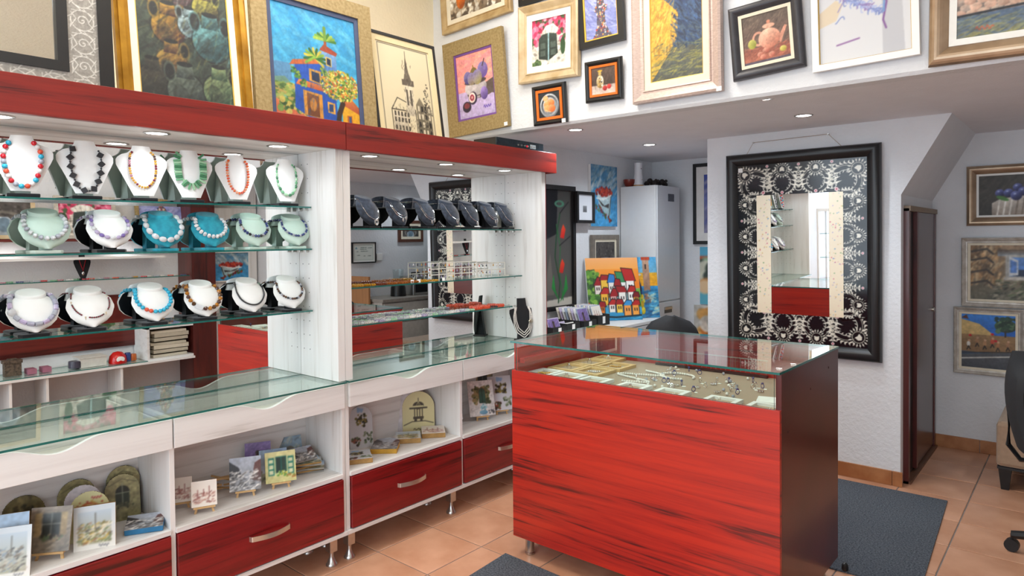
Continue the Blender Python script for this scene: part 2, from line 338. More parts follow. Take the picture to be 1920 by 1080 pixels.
def cabinet(y0, y1, yd, label, shelves, sx, lights, legs, end_red, shelf_end=0.0):
    u = thing('display_cabinet', label, 'display cabinet', (-2.6, (y0 + y1) / 2, 0))
    W = dict(parent=u, world=True)
    for a in (y0, y1 - .018): MB().box(XM, a, .150, XF - .014, a + .018, .799).build('side_panel', M_wwz, bevel=.001, **W)
    MB().box(XM, yd - .009, .150, XF - .014, yd + .009, .799).build('divider_panel', M_wwz, bevel=.001, **W)
    MB().box(XM, y0, .132, XF - .003, y1, .150).build('bottom_board', M_ww, bevel=.001, **W)
    MB().box(XM - .012, y0, .132, XM, y1, .799).build('back_panel', M_ww, **W)
    for a, b, cw in ((y0 + .018, yd - .009, .12), (yd + .009, y1 - .018, .62)):
        MB().box(XM, a, .385, XF - .006, b, .403).build('niche_shelf', M_ww, bevel=.001, **W)
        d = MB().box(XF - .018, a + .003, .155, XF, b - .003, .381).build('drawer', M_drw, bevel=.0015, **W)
        WM[d.name] = WM[u.name]
        bow_handle(d, XF, (a + b) / 2, .272)
        t = MB().prism(wave_front(a - .006, b + .006, .692, .796, a + (b - a) * .5), XF - .012, XF + .004, 0).build('tray_drawer', M_ww, bevel=.001, **W)
        WM[t.name] = WM[u.name]
        k = MB().box(XM + .004, a + .004, .700, XF - .014, b - .004, .706).build('tray_bottom', mat('tray_lining', '#e6e2da', .8, var=.02), t, world=True)
        MB().box(XM + .004, a + .004, .706, XM + .016, b - .004, .785).box(XM + .016, a + .004, .706, XF - .014, a + .014, .785).box(XM + .016, b - .014, .706, XF - .014, b - .004, .785).build('tray_sides', M_ww, t, world=True)
    g = MB().pane(XM + .001, y0 + .005, .800, XF + .012, y1 - .005, .8075, 2).build('glass_top', [M_glass, M_edge], label='clear glass counter top with green edge', **W)
    for s_, a in ((0, y0), (1, y1 - .036)):
        p = MB().box(XM, a, .8085, XF - .006, a + .036, 1.812).build('post', M_wwz, bevel=.001, **W)
        WM[p.name] = WM[u.name]
        h = MB(); yy = a + .0362 if s_ == 0 else a - .0002
        for zz in np.arange(.93, 1.78, .064):
            for xx in (XM + .028, XM + .075): h.cyl((xx, yy - .0006, zz), (xx, yy + .0006, zz), .0022, 6)
        h.build('pin_holes', M_dark, p, world=True)
    MB().box(XM - .004, y0 + .0365, .809, XM, y1 - .0365, 1.811).build('mirror', M_mirror, label='mirror forming the cabinet back', **W)
    MB().box(XM - .02, y0, .80, XM - .005, y1, 1.83).build('backing_board', M_ww, **W)
    MB().box(XM, y0, 1.812, XF - .006, y1, 1.832).build('ceiling_board', M_ww, **W)
    MB().box(LX + .004, y0, 1.834, XF - .008, y1, 1.850).build('top_board', M_ww, **W)
    ve = y1 + (.075 if end_red else 0)
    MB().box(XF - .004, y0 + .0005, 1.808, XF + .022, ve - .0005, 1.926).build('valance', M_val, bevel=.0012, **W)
    if end_red:
        MB().box(XF - .26, ve - .026, 1.808, XF - .004, ve - .001, 1.926).build('valance_return', M_redX, bevel=.001, **W)
        MB().box(XM - .01, y1 + .0005, .0005, XF - .014, y1 + .016, 1.806).build('end_panel', M_redZ, **W)
    for zz in shelves:
        se = y1 - .044 - (shelf_end if zz == shelves[-1] else 0)
        s = MB().pane(XM + .003, y0 + .044, zz - .0065, sx, se, zz, 2).build('glass_shelf', [M_glass, M_edge], label='clear glass shelf with green front edge', **W)
        WM[s.name] = WM[u.name]
        for yy, sg in ((y0 + .037, 1), (y1 - .037, -1)):
            for xx in (XM + .028, XM + .075):
                MB().cyl((xx, yy, zz - .012), (xx, yy + sg * .016, zz - .012), .0055, 10).build('shelf_pin', M_steel, s, True, world=True)
    for yy in lights: downlight(u, -2.556, yy, 1.812, .037, 2.2, (.88, .95, 1))
    for xx in (-2.515, -2.70):
        for yy in legs:
            l = MB().box(xx - .019, yy - .019, .060, xx + .019, yy + .019, .1315).build('leg', M_steel, bevel=.003, **W)
            WM[l.name] = WM[u.name]
            MB().lathe([(.009, .060), (.009, .040), (.012, .030), (.020, .012), (.025, .006), (.025, .0)], (xx, yy, 0), 14).build('levelling_foot', M_steel, l, True, world=True)
    return u
CL = cabinet(.315, 1.764, 1.030, 'whitewashed display cabinet with mirror back holding bead necklaces on busts', (1.570, 1.384, 1.110), -2.632, (.572, 1.038, 1.516), (.36, 1.03, 1.718), False)
CR = cabinet(1.766, 3.200, 2.480, 'whitewashed display cabinet with mirror back holding black velvet busts', (1.475, 1.198, 1.020), -2.607, (1.987, 2.480, 2.945), (1.812, 2.448, 3.16), True, .09)

# ================================================================== red jewellery counter
CX0, CX1, CY0, CY1 = -1.965, -.785, 2.300, 2.995
case = thing('jewellery_counter', 'cherry red jewellery counter with glass top and glass front strip', 'counter', (-1.375, 2.65, 0))
W = dict(parent=case, world=True)
MB().box(CX0, CY0, .085, CX1 + .0, CY0 + .018, .832).build('front_panel', M_redX, bevel=.0012, **W)
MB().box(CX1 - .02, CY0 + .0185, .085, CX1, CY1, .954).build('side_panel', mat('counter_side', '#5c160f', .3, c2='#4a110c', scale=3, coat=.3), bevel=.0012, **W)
MB().box(CX0, CY0 + .0185, .085, CX0 + .02, CY1, .954).build('side_panel', M_redY, bevel=.0012, **W)
MB().box(CX0 + .02, CY0 + .019, .085, CX1 - .02, CY1, .103).build('bottom_board', M_redX, **W)
MB().box(CX0 + .0205, CY1 - .02, .103, CX1 - .0205, CY1, .954).build('back_panel', M_redX, **W)
MB().box(CX0 + .0205, CY0 + .019, .790, CX1 - .0205, CY1 - .0205, .800).build('display_deck', mat('beige_felt', '#a58f78', .95, var=.06, scale=200, sheen=.2), **W)
MB().box(CX0 + .021, CY0 + .03, .862, CX0 + .052, CY1 - .03, .884).build('inner_rail', M_redY, bevel=.001, **W)
MB().pane(CX0 + .0205, CY0 + .004, .8325, CX1 - .0205, CY0 + .010, .954, 1).build('front_glass', [M_glass, M_edge], label='clear glass strip in the counter front', **W)
MB().pane(CX0 - .003, CY0 - .006, .9545, CX1 + .002, CY1 + .004, .9625, 2).build('glass_top', [M_glass, M_edge], label='clear glass counter top with dark green edge', **W)
for xx in (CX0 + .055, CX1 - .055):
    for yy in (CY0 + .05, CY1 - .055):
        l = MB().lathe([(.021, .0), (.023, .004), (.023, .010), (.020, .012), (.020, .0845)], (xx, yy, 0), 18).build('leg', M_steel, smooth=True, **W)
SCR = MB()
for yy, zz in ((2.38, .745), (2.63, .85), (2.86, .895)): SCR.cyl((CX1, yy, zz), (CX1 + .0012, yy, zz), .004, 8)
SCR.build('screw_caps', mat('screw_cap', '#3a1512', .5), **W)
# ================================================================== painted surfaces (colours per mesh corner of a fine grid)
class Art:
    """small raster painter in width units: x 0..1, y 0..H (up). Colours are sRGB hex strings."""
    def __init__(s, asp, res=90, bg='#ffffff', bg2=None):
        s.H = asp; s.nx = int(res); s.ny = max(4, int(res * asp)); s.W2 = s.nx * 2; s.H2 = s.ny * 2
        s.a = np.zeros((s.H2, s.W2, 3)); s.px = 1.0 / s.W2
        s.X = (np.arange(s.W2) + .5) / s.W2; s.Y = (np.arange(s.H2) + .5) / s.H2 * asp
        s.grad(bg, bg2 or bg)
    def grad(s, c1, c2, y0=0.0, y1=None, x0=0.0, x1=1.0):
        y1 = s.H if y1 is None else y1; j0, j1 = [int(np.clip(t / s.H * s.H2, 0, s.H2)) for t in (y0, y1)]; i0, i1 = [int(np.clip(t * s.W2, 0, s.W2)) for t in (x0, x1)]
        if j1 <= j0 or i1 <= i0: return s
        t = np.linspace(0, 1, j1 - j0)[:, None, None]; s.a[j0:j1, i0:i1] = hx(c1) * (1 - t) + hx(c2) * t; return s
    rect = lambda s, x0, y0, x1, y1, c, c2=None: s.grad(c, c2 or c, y0, y1, x0, x1)
    def _win(s, x0, y0, x1, y1):
        i0, i1 = int(np.clip(x0 * s.W2 - 2, 0, s.W2)), int(np.clip(x1 * s.W2 + 3, 0, s.W2)); j0, j1 = int(np.clip(y0 / s.H * s.H2 - 2, 0, s.H2)), int(np.clip(y1 / s.H * s.H2 + 3, 0, s.H2))
        return i0, i1, j0, j1
    def _mix(s, w, m, c, c2=None, ty=None):
        i0, i1, j0, j1 = w; col = hx(c)
        if c2 is not None: col = hx(c) * (1 - ty[..., None]) + hx(c2) * ty[..., None]
        s.a[j0:j1, i0:i1] = s.a[j0:j1, i0:i1] * (1 - m[..., None]) + col * m[..., None]
    def poly(s, pts, c, c2=None, op=1.0):
        p = np.array(pts, float); w = s._win(p[:, 0].min(), p[:, 1].min(), p[:, 0].max(), p[:, 1].max()); i0, i1, j0, j1 = w
        if i1 <= i0 or j1 <= j0: return s
        X, Y = np.meshgrid(s.X[i0:i1], s.Y[j0:j1]); ins = np.zeros(X.shape, bool); n = len(p)
        for k in range(n):
            (xa, ya), (xb, yb) = p[k], p[(k + 1) % n]
            if ya == yb: continue
            ins ^= ((ya > Y) != (yb > Y)) & (X < (xb - xa) * (Y - ya) / (yb - ya) + xa)
        t = np.clip((Y - p[:, 1].min()) / max(1e-6, np.ptp(p[:, 1])), 0, 1); s._mix(w, ins * op, c, c2, t); return s
    def ell(s, cx, cy, rx, ry, c, c2=None, rot=0.0, ring=0.0, op=1.0):
        r = max(rx, ry) + ring; w = s._win(cx - r, cy - r, cx + r, cy + r); i0, i1, j0, j1 = w
        if i1 <= i0 or j1 <= j0: return s
        X, Y = np.meshgrid(s.X[i0:i1] - cx, s.Y[j0:j1] - cy); cr, sr = cos(rot), sin(rot); x, y = X * cr + Y * sr, -X * sr + Y * cr
        d = np.sqrt((x / rx) ** 2 + (y / ry) ** 2); sd = (d - 1) * min(rx, ry)
        if ring: sd = np.abs(sd) - ring / 2
        m = np.clip(.5 - sd / s.px, 0, 1) * op; t = np.clip((-x * .5 + y * .8) / max(rx, ry) * .6 + .5, 0, 1); s._mix(w, m, c, c2, t); return s
    def line(s, pts, c, wd=0.01, op=1.0):
        p = np.array(pts, float); h = wd / 2
        for (xa, ya), (xb, yb) in zip(p[:-1], p[1:]):
            w = s._win(min(xa, xb) - h, min(ya, yb) - h, max(xa, xb) + h, max(ya, yb) + h); i0, i1, j0, j1 = w
            if i1 <= i0 or j1 <= j0: continue
            X, Y = np.meshgrid(s.X[i0:i1], s.Y[j0:j1]); dx, dy = xb - xa, yb - ya; L2 = dx * dx + dy * dy + 1e-12
            t = np.clip(((X - xa) * dx + (Y - ya) * dy) / L2, 0, 1); d = np.hypot(X - xa - t * dx, Y - ya - t * dy)
            s._mix(w, np.clip(.5 - (d - h) / s.px, 0, 1) * op, c)
        return s
    def dabs(s, n, x0, y0, x1, y1, cols, r=0.02, seed=1, el=1.0, rot=0.0, op=.9, inside=None):
        g = np.random.default_rng(seed)
        for _ in range(n):
            x, y = g.uniform(x0, x1), g.uniform(y0, y1)
            if inside and not inside(x, y): continue
            k = r * g.uniform(.6, 1.3); s.ell(x, y, k, k * el, cols[g.integers(len(cols))], rot=rot + g.uniform(-.4, .4), op=op)
        return s
    def strokes(s, n, x0, y0, x1, y1, cols, ln=0.1, wd=0.012, ang=0.0, seed=2, op=.5, spread=.5):
        g = np.random.default_rng(seed)
        for _ in range(n):
            x, y = g.uniform(x0, x1), g.uniform(y0, y1); a = ang + g.uniform(-spread, spread); k = ln * g.uniform(.5, 1.2) / 2
            s.line([(x - k * cos(a), y - k * sin(a)), (x + k * cos(a), y + k * sin(a))], cols[g.integers(len(cols))], wd * g.uniform(.6, 1.4), op)
        return s
    def noise(s, amt=.06, seed=3, cell=5):
        g = np.random.default_rng(seed)
        for c, k in ((cell, 1.0), (cell * 3, .8), (1, .5)):
            h, w_ = s.H2 // c + 2, s.W2 // c + 2; n = g.normal(0, 1, (h, w_)); n = np.repeat(np.repeat(n, c, 0), c, 1)[:s.H2, :s.W2]
            if c > 1:
                for ax in (0, 1):
                    n = sum(np.roll(n, k2, ax) for k2 in range(-(c // 2), c // 2 + 1)) / (2 * (c // 2) + 1)
            s.a *= (1 + amt * k * n[..., None])
        return s
    def frame(s, c, wd):
        for r in ((0, 0, 1, wd), (0, s.H - wd, 1, s.H), (0, 0, wd, s.H), (1 - wd, 0, 1, s.H)): s.rect(*r, c)
        return s
    def mesh(s, name, w, h, x0, z0, y, mat_, parent, mask=None, label=None):
        """grid in the local XZ plane facing -Y; mask(x, y) in width units keeps cells"""
        a = np.clip(s.a, 0, 1).reshape(s.ny, 2, s.nx, 2, 3).mean((1, 3)); ny, nx = s.ny, s.nx
        b = np.pad(a, ((1, 1), (1, 1), (0, 0)), 'edge'); vc = (b[:-1, :-1] + b[1:, :-1] + b[:-1, 1:] + b[1:, 1:]) / 4
        lc = np.where(vc <= 0.04045, vc / 12.92, ((vc + 0.055) / 1.055) ** 2.4).reshape(-1, 3)
        gx, gz = np.meshgrid(x0 + w * np.arange(nx + 1) / nx, z0 + h * np.arange(ny + 1) / ny); co = np.stack([gx, np.full_like(gx, y), gz], -1).reshape(-1, 3)
        idx = np.arange((nx + 1) * (ny + 1)).reshape(ny + 1, nx + 1); q = np.stack([idx[:-1, :-1], idx[:-1, 1:], idx[1:, 1:], idx[1:, :-1]], -1).reshape(-1, 4)
        if mask is not None:
            X, Y = np.meshgrid((np.arange(nx) + .5) / nx, (np.arange(ny) + .5) / ny * s.H); q = q[mask(X, Y).reshape(-1)]
            used = np.unique(q); re = np.zeros(len(co), int); re[used] = np.arange(len(used)); q = re[q]; co = co[used]; lc = lc[used]
        me = bpy.data.meshes.new(name); nq = len(q); me.vertices.add(len(co)); me.vertices.foreach_set('co', co.ravel().astype(np.float32))
        me.loops.add(nq * 4); me.loops.foreach_set('vertex_index', q.ravel().astype(np.int32)); me.polygons.add(nq)
        me.polygons.foreach_set('loop_start', np.arange(0, nq * 4, 4, dtype=np.int32)); me.update(calc_edges=True)
        at = me.attributes.new('paint', 'FLOAT_COLOR', 'POINT'); at.data.foreach_set('color', np.concatenate([lc, np.ones((len(lc), 1))], 1).ravel().astype(np.float32))
        me.materials.append(mat_); return link(name, me, parent, label=label)
def scribble(s, x, y, w, c, wd=.008, seed=5, h=.05):
    g = np.random.default_rng(seed); t = np.linspace(0, 1, 26); s.line(list(zip(x + w * t, y + h * np.sin(t * 22) * g.uniform(.3, 1, 26))), c, wd); return s

# ------------------------------------------------------------------ the paintings
def art_pots(H):
    a = Art(H, 110, '#6d5b49', '#b79a76'); a.dabs(230, 0, 0, 1, H * .9, ['#d9cfbd', '#efe8da', '#b9a58a', '#8c7a66', '#54463a'], .045, 1, .8)
    a.strokes(120, 0, 0, 1, H, ['#4a3d33', '#8d7355'], .08, .012, 1.2, 3); a.rect(0, H * .75, 1, H, '#b98d5e', '#c9a272')
    for cx, cy in ((.22, .25), (.78, .32), (.5, .95)):
        a.ell(cx, cy, .09, .13, '#a04a14', '#e07a24'); a.dabs(26, cx - .13, cy + .12, cx + .13, cy + .42, ['#2f8a24', '#6cc23c', '#a6e06a', '#1d5c1c'], .045, int(cx * 99), .6)
    return a.noise(.08)
def art_figs(H):
    a = Art(H, 110, '#f6a48d', '#f3969c'); a.grad('#b9aad6', '#c9b3e0', 0, H * .42); a.strokes(70, 0, H * .45, 1, H, ['#f8ad86', '#f59ba6', '#fbb795'], .3, .03, .1, 4, .5)
    a.poly([(.45, .42 * H), (1, .30 * H), (1, .55 * H), (.8, .5 * H)], '#5b4d49'); a.ell(.62, .36 * H, .36, .1, '#5f524f')
    a.ell(.5, .46 * H, .3, .17, '#a39aa0', '#e8dfe2'); a.rect(.36, .29 * H, .6, .32 * H, '#b5abb2'); a.ell(.5, .55 * H, .3, .06, '#4d4046')
    for x, y, r, c in ((.3, .63, .11, '#3c3a78'), (.72, .7, .14, '#6a4f9a'), (.48, .68, .1, '#71643c'), (.4, .6, .11, '#9a8a6e'), (.56, .61, .13, '#a59a62')): a.ell(x, y * H, r, r * 1.15, c, '#8c80b8' if r > .1 else c)
    a.line([(.72, .76 * H), (.78, .86 * H)], '#3d3030', .025); a.line([(.48, .73 * H), (.46, .8 * H)], '#7c6a20', .025)
    a.ell(.72, .34 * H, .1, .13, '#4d3a78', '#a98cd6'); a.ell(.4, .3 * H, .12, .13, '#2e2440'); a.ell(.38, .31 * H, .095, .105, '#f3dcd6'); a.ell(.38, .31 * H, .06, .065, '#a23350'); a.ell(.38, .31 * H, .025, .03, '#e9b3a8')
    a.ell(.22, .18 * H, .12, .11, '#2c2238'); a.ell(.22, .2 * H, .08, .06, '#7c3340')
    return scribble(a, .68, .13 * H, .2, '#5a3fae', .014, 3, .04).noise(.05)
def art_door(H):
    a = Art(H, 84, '#d8cfc4', '#cfc6bd'); a.dabs(120, 0, 0, 1, H * .8, ['#f3eee6', '#bfb5a8', '#e6ddd0', '#8f877c'], .05, 8, .6); a.rect(0, H * .75, 1, H, '#4f5f4c')
    a.dabs(230, 0, H * .45, 1, H, ['#d23a63', '#e86f92', '#a81f45', '#f0a2b8', '#3f5a38'], .05, 6, 1, inside=lambda x, y: ((x - .5) / .5) ** 2 + ((y - .35 * H) / (.62 * H)) ** 2 > .52)
    a.poly([(.3, .72 * H), (.42, .84 * H), (.62, .86 * H), (.78, .74 * H), (.74, .66 * H), (.32, .64 * H)], '#efe9dd'); 
    for t in range(6): a.line([(.34 + t * .075, .66 * H), (.3 + t * .1, .8 * H)], '#b3aa9c', .01)
    a.poly([(.2, .15 * H), (.2, .58 * H), (.3, .66 * H), (.48, .68 * H), (.48, .1 * H)], '#26302c', '#3b4741'); a.poly([(.5, .1 * H), (.5, .68 * H), (.72, .64 * H), (.76, .22 * H)], '#222b29', '#39443f')
    for x, y in ((.25, .36), (.25, .2), (.55, .36), (.55, .2)): a.rect(x, y * H, x + .15, (y + .12) * H, '#4e5b54')
    a.rect(.475, .09 * H, .51, .69 * H, '#9cc4cc'); a.ell(.9, .36 * H, .07, .2, '#2f4a2c'); a.dabs(20, 0, .02, .25, .14, ['#5f7a4a', '#41583a'], .04, 7)
    return a.noise(.07)
def art_dome(H):
    a = Art(H, 80, '#7c84bd', '#8c92c8'); a.strokes(140, 0, 0, 1, H, ['#a9aede', '#6a72b0', '#9298d0', '#bcbfe8'], .3, .03, -.5, 3, .45)
    sil = [(.2, 0), (.3, .08 * H), (.36, .25 * H), (.38, .5 * H), (.3, .52 * H), (.32, .6 * H), (.38, .64 * H), (.4, .78 * H), (.48, .9 * H), (.5, H), (.53, .9 * H), (.6, .78 * H), (.62, .64 * H), (.7, .6 * H), (.7, .52 * H), (.62, .5 * H), (.64, .25 * H), (.74, .1 * H), (.84, 0)]
    a.poly(sil, '#5b5560'); n = len(sil)
    def ins(x, y):
        r = False
        for k in range(n):
            (xa, ya), (xb, yb) = sil[k], sil[(k + 1) % n]
            if (ya > y) != (yb > y) and x < (xb - xa) * (y - ya) / (yb - ya) + xa: r = not r
        return r
    a.dabs(420, .2, 0, .84, H, ['#f2efe8', '#d0452e', '#e8b24a', '#2f3a66', '#c9c4d2', '#8a3f55'], .018, 5, 1, inside=ins); return a.noise(.05)
def art_jug(H):
    a = Art(H, 64, '#3d302b', '#5f4c42'); a.grad('#cdbcb0', '#b7a599', 0, .34 * H); a.strokes(40, 0, .35 * H, 1, H, ['#6f5a4e', '#33271f'], .3, .02, 1.5, 4, .4)
    a.ell(.36, .47 * H, .15, .22, '#7a5a2a', '#d9c9a0'); a.ell(.44, .47 * H, .05, .18, '#e8e2d4'); a.rect(.3, .72 * H, .42, .86 * H, '#b59a58'); a.ell(.36, .86 * H, .1, .03, '#d8a93a')
    a.dabs(18, .24, .3 * H, .5, .6 * H, ['#2c2018', '#c79a3c', '#f2e7c8'], .02, 2); a.ell(.55, .21 * H, .09, .085, '#8e1a1e', '#d9423c'); a.ell(.72, .26 * H, .085, .085, '#9a1d1d', '#e0504a'); a.line([(.55, .3 * H), (.6, .42 * H), (.72, .34 * H)], '#5b4a36', .012)
    return a.noise(.05)
def art_dish(H):
    a = Art(H, 64, '#1a1b1e', '#2c2f34'); a.ell(.5, .45 * H, .43, .43, '#6c7076', '#d4d8dc'); a.ell(.5, .45 * H, .37, .37, '#9ea2a6', '#3e4146'); a.ell(.5, .45 * H, .3, .3, '#7c7f84', '#c8ccd0')
    for x, y, r, c in ((.56, .55, .17, '#d9682a'), (.38, .5, .14, '#e07c35'), (.4, .36, .15, '#e58b44'), (.6, .34, .16, '#cf5a20'), (.34, .74, .12, '#e9b27a')): a.ell(x, y * H, r, r * .85, c, '#f6b27a')
    a.line([(.3, .3 * H), (.42, .24 * H), (.55, .2 * H)], '#f2c79a', .03); return a.noise(.05)
def art_night(H):
    """plain stand-in: broad dark blue and yellow fields, no recognizable composition"""
    a = Art(H, 110, '#5a5c4e', '#2c4a78'); a.poly([(0, 0), (0, H), (.12, H), (.55, .72 * H), (.52, .45 * H), (.2, .1 * H)], '#caa23e', '#e2a53a'); a.poly([(0, 0), (.5, .4 * H), (1, .3 * H), (1, 0)], '#55574e')
    a.strokes(260, .45, .35 * H, 1, H, ['#1d3158', '#3d5f8f', '#27406a', '#141f38'], .14, .022, -.9, 5, .55); a.strokes(160, 0, 0, 1, .4 * H, ['#8a8a50', '#6c6a58', '#3d4a50', '#a8a04a'], .16, .022, .2, 6, .5)
    a.strokes(120, 0, .3 * H, .5, .9 * H, ['#e8b848', '#d68a2a', '#f0cf6c', '#a06a22'], .14, .02, 1.2, 7, .5); return a.noise(.06)
def art_teapot(H):
    a = Art(H, 96, '#7a5348', '#5d4f45'); a.grad('#a2604a', '#8f4f40', 0, .33 * H); a.strokes(120, 0, .3 * H, 1, H, ['#6b5b50', '#4b3e36', '#84705e'], .2, .02, .9, 3, .4); a.strokes(90, 0, 0, 1, .35 * H, ['#c07a5c', '#7f4436', '#b8674e'], .14, .018, .2, 4, .5); a.rect(0, 0, 1, .06 * H, '#564a58')
    a.poly([(.74, .42 * H), (.9, .66 * H), (.95, .64 * H), (.8, .32 * H)], '#cf9078'); a.ell(.34, .5 * H, .11, .13, '#d69a80', ring=.045); a.ell(.57, .47 * H, .23, .21, '#b86f58', '#f0bfa4'); a.ell(.57, .72 * H, .13, .05, '#d69a80', '#eab89c'); a.ell(.57, .8 * H, .04, .04, '#c98468')
    a.ell(.2, .42 * H, .09, .1, '#8a8a30', '#c8c266'); a.ell(.84, .2 * H, .07, .06, '#9c8a30', '#d8cc72')
    for x, y in ((.36, .18), (.48, .24), (.6, .14), (.42, .12)): a.ell(x, y * H, .07, .055, '#a04838', '#e0a58c')
    return a.noise(.06)
def art_blueprint(H):
    a = Art(H, 120, '#d8d8da', '#cfcfd4'); a.poly([(0, .62 * H), (.2, .75 * H), (.28, .68 * H), (.2, .5 * H), (0, .44 * H)], '#d6c6ae'); a.poly([(.7, 0), (.7, H), (.9, H), (.93, 0)], '#bdbdc2')
    for k in range(46):
        t = k * .17; x, y = .24 + .5 * ((k * .618) % 1), H * (.5 + .32 * ((k * .377) % 1)); a.line([(x + .05 * cos(t + q), y + .035 * sin(1.7 * (t + q))) for q in np.linspace(0, 3, 9)], ['#7484bc', '#98a4d4', '#8a74ac', '#aab4da'][k % 4], .012, .9)
    a.line([(.68, .83 * H), (.74, .78 * H), (.75, .6 * H), (.71, .4 * H), (.74, .3 * H)], '#7a4d8e', .02); a.line([(.68, .85 * H), (.73, .72 * H), (.72, .5 * H)], '#6c92c4', .022); a.line([(.2, .2 * H), (.45, .24 * H)], '#8a5f98', .018); a.line([(.22, .6 * H), (.3, .74 * H), (.45, .82 * H), (.62, .86 * H)], '#8f86b8', .012)
    return a
def art_stone(H):
    a = Art(H, 110, '#5a5f66', '#8f7a6a'); g = np.random.default_rng(4)
    for r in range(7):
        for k in range(8): a.ell(.02 + k * .14 + .07 * (r % 2) + g.uniform(-.02, .02), H * (.42 + r * .1), .07, .05, ['#a07a68', '#c49a84', '#8c8078', '#b58a76'][g.integers(4)], ['#c8b09c', '#d8b8a4'][g.integers(2)])
    a.poly([(0, 0), (0, .36 * H), (1, .42 * H), (1, 0)], '#8a8458', '#4a6080'); a.strokes(120, 0, 0, 1, .36 * H, ['#a09a5c', '#5c7090', '#3f5068', '#7f8a70'], .25, .018, .18, 5, .5); a.line([(0, .38 * H), (1, .45 * H)], '#22262c', .03)
    return scribble(a, .22, .14 * H, .2, '#b0543c', .012, 4, .03).noise(.06)
def art_jugs(H):
    a = Art(H, 130, '#262e2a', '#3a443a'); a.strokes(240, 0, 0, 1, H, ['#3c483c', '#1d2320', '#4a5440', '#2c2a26'], .18, .03, .9, 3, .4)
    def jug(x, y, r, c, c2, hs, n=.5):
        a.ell(x, y, r * 1.08, r * 1.14, '#15181a', op=.75); a.ell(x, y, r, r * 1.06, c, c2); a.poly([(x - r * n, y + r * .75), (x - r * n * .8, y + r * 1.55), (x + r * n * .8, y + r * 1.55), (x + r * n, y + r * .75)], c, c2)
        for h in hs: a.ell(x + h * r * .82, y + r * 1.02, r * .28, r * .52, '#14171a', op=.9); a.ell(x + h * r * .82, y + r * 1.02, r * .28, r * .52, c2, ring=.018, op=.5)
        a.ell(x, y + r * 1.55, r * n * .85, r * .14, '#15181a'); a.ell(x - r * .3, y - r * .2, r * .42, r * .62, '#1c2022', op=.35, rot=.4); a.strokes(40, x - r, y - r, x + r, y + r, [c, c2, '#20241f'], r * .9, r * .09, 1.0, int(x * 97 + y * 31), .35)
    jug(.24, H * .86, .2, '#2c2e1e', '#7c7a3c', (1, -1)); jug(.66, H * .90, .19, '#2e2c1c', '#8a7c38', (1, -1)); jug(.45, H * .70, .17, '#3a2428', '#9aa49c', (-1,)); jug(.75, H * .62, .15, '#2a2420', '#a09a40', (1,)); jug(.24, H * .66, .16, '#33281c', '#8f8a44', (1, -1))
    jug(.33, H * .46, .18, '#2c181c', '#a8822e', (1, -1)); jug(.56, H * .50, .13, '#4a5a60', '#9ab0b4', (-1,)); jug(.79, H * .42, .21, '#1c3236', '#5c8a8c', (1, -1)); jug(.34, H * .24, .17, '#2c1a1c', '#8c6e34', (1,))
    jug(.13, H * .12, .17, '#1c1f1e', '#3a362e', (1,)); jug(.47, H * .09, .2, '#22282a', '#566054', (-1,)); jug(.85, H * .12, .19, '#22342a', '#76845c', (1,)); a.strokes(160, 0, 0, 1, H, ['#14181a', '#5a6248', '#2c3230', '#6f6a3c'], .12, .016, .9, 9, .3); return a.noise(.09)
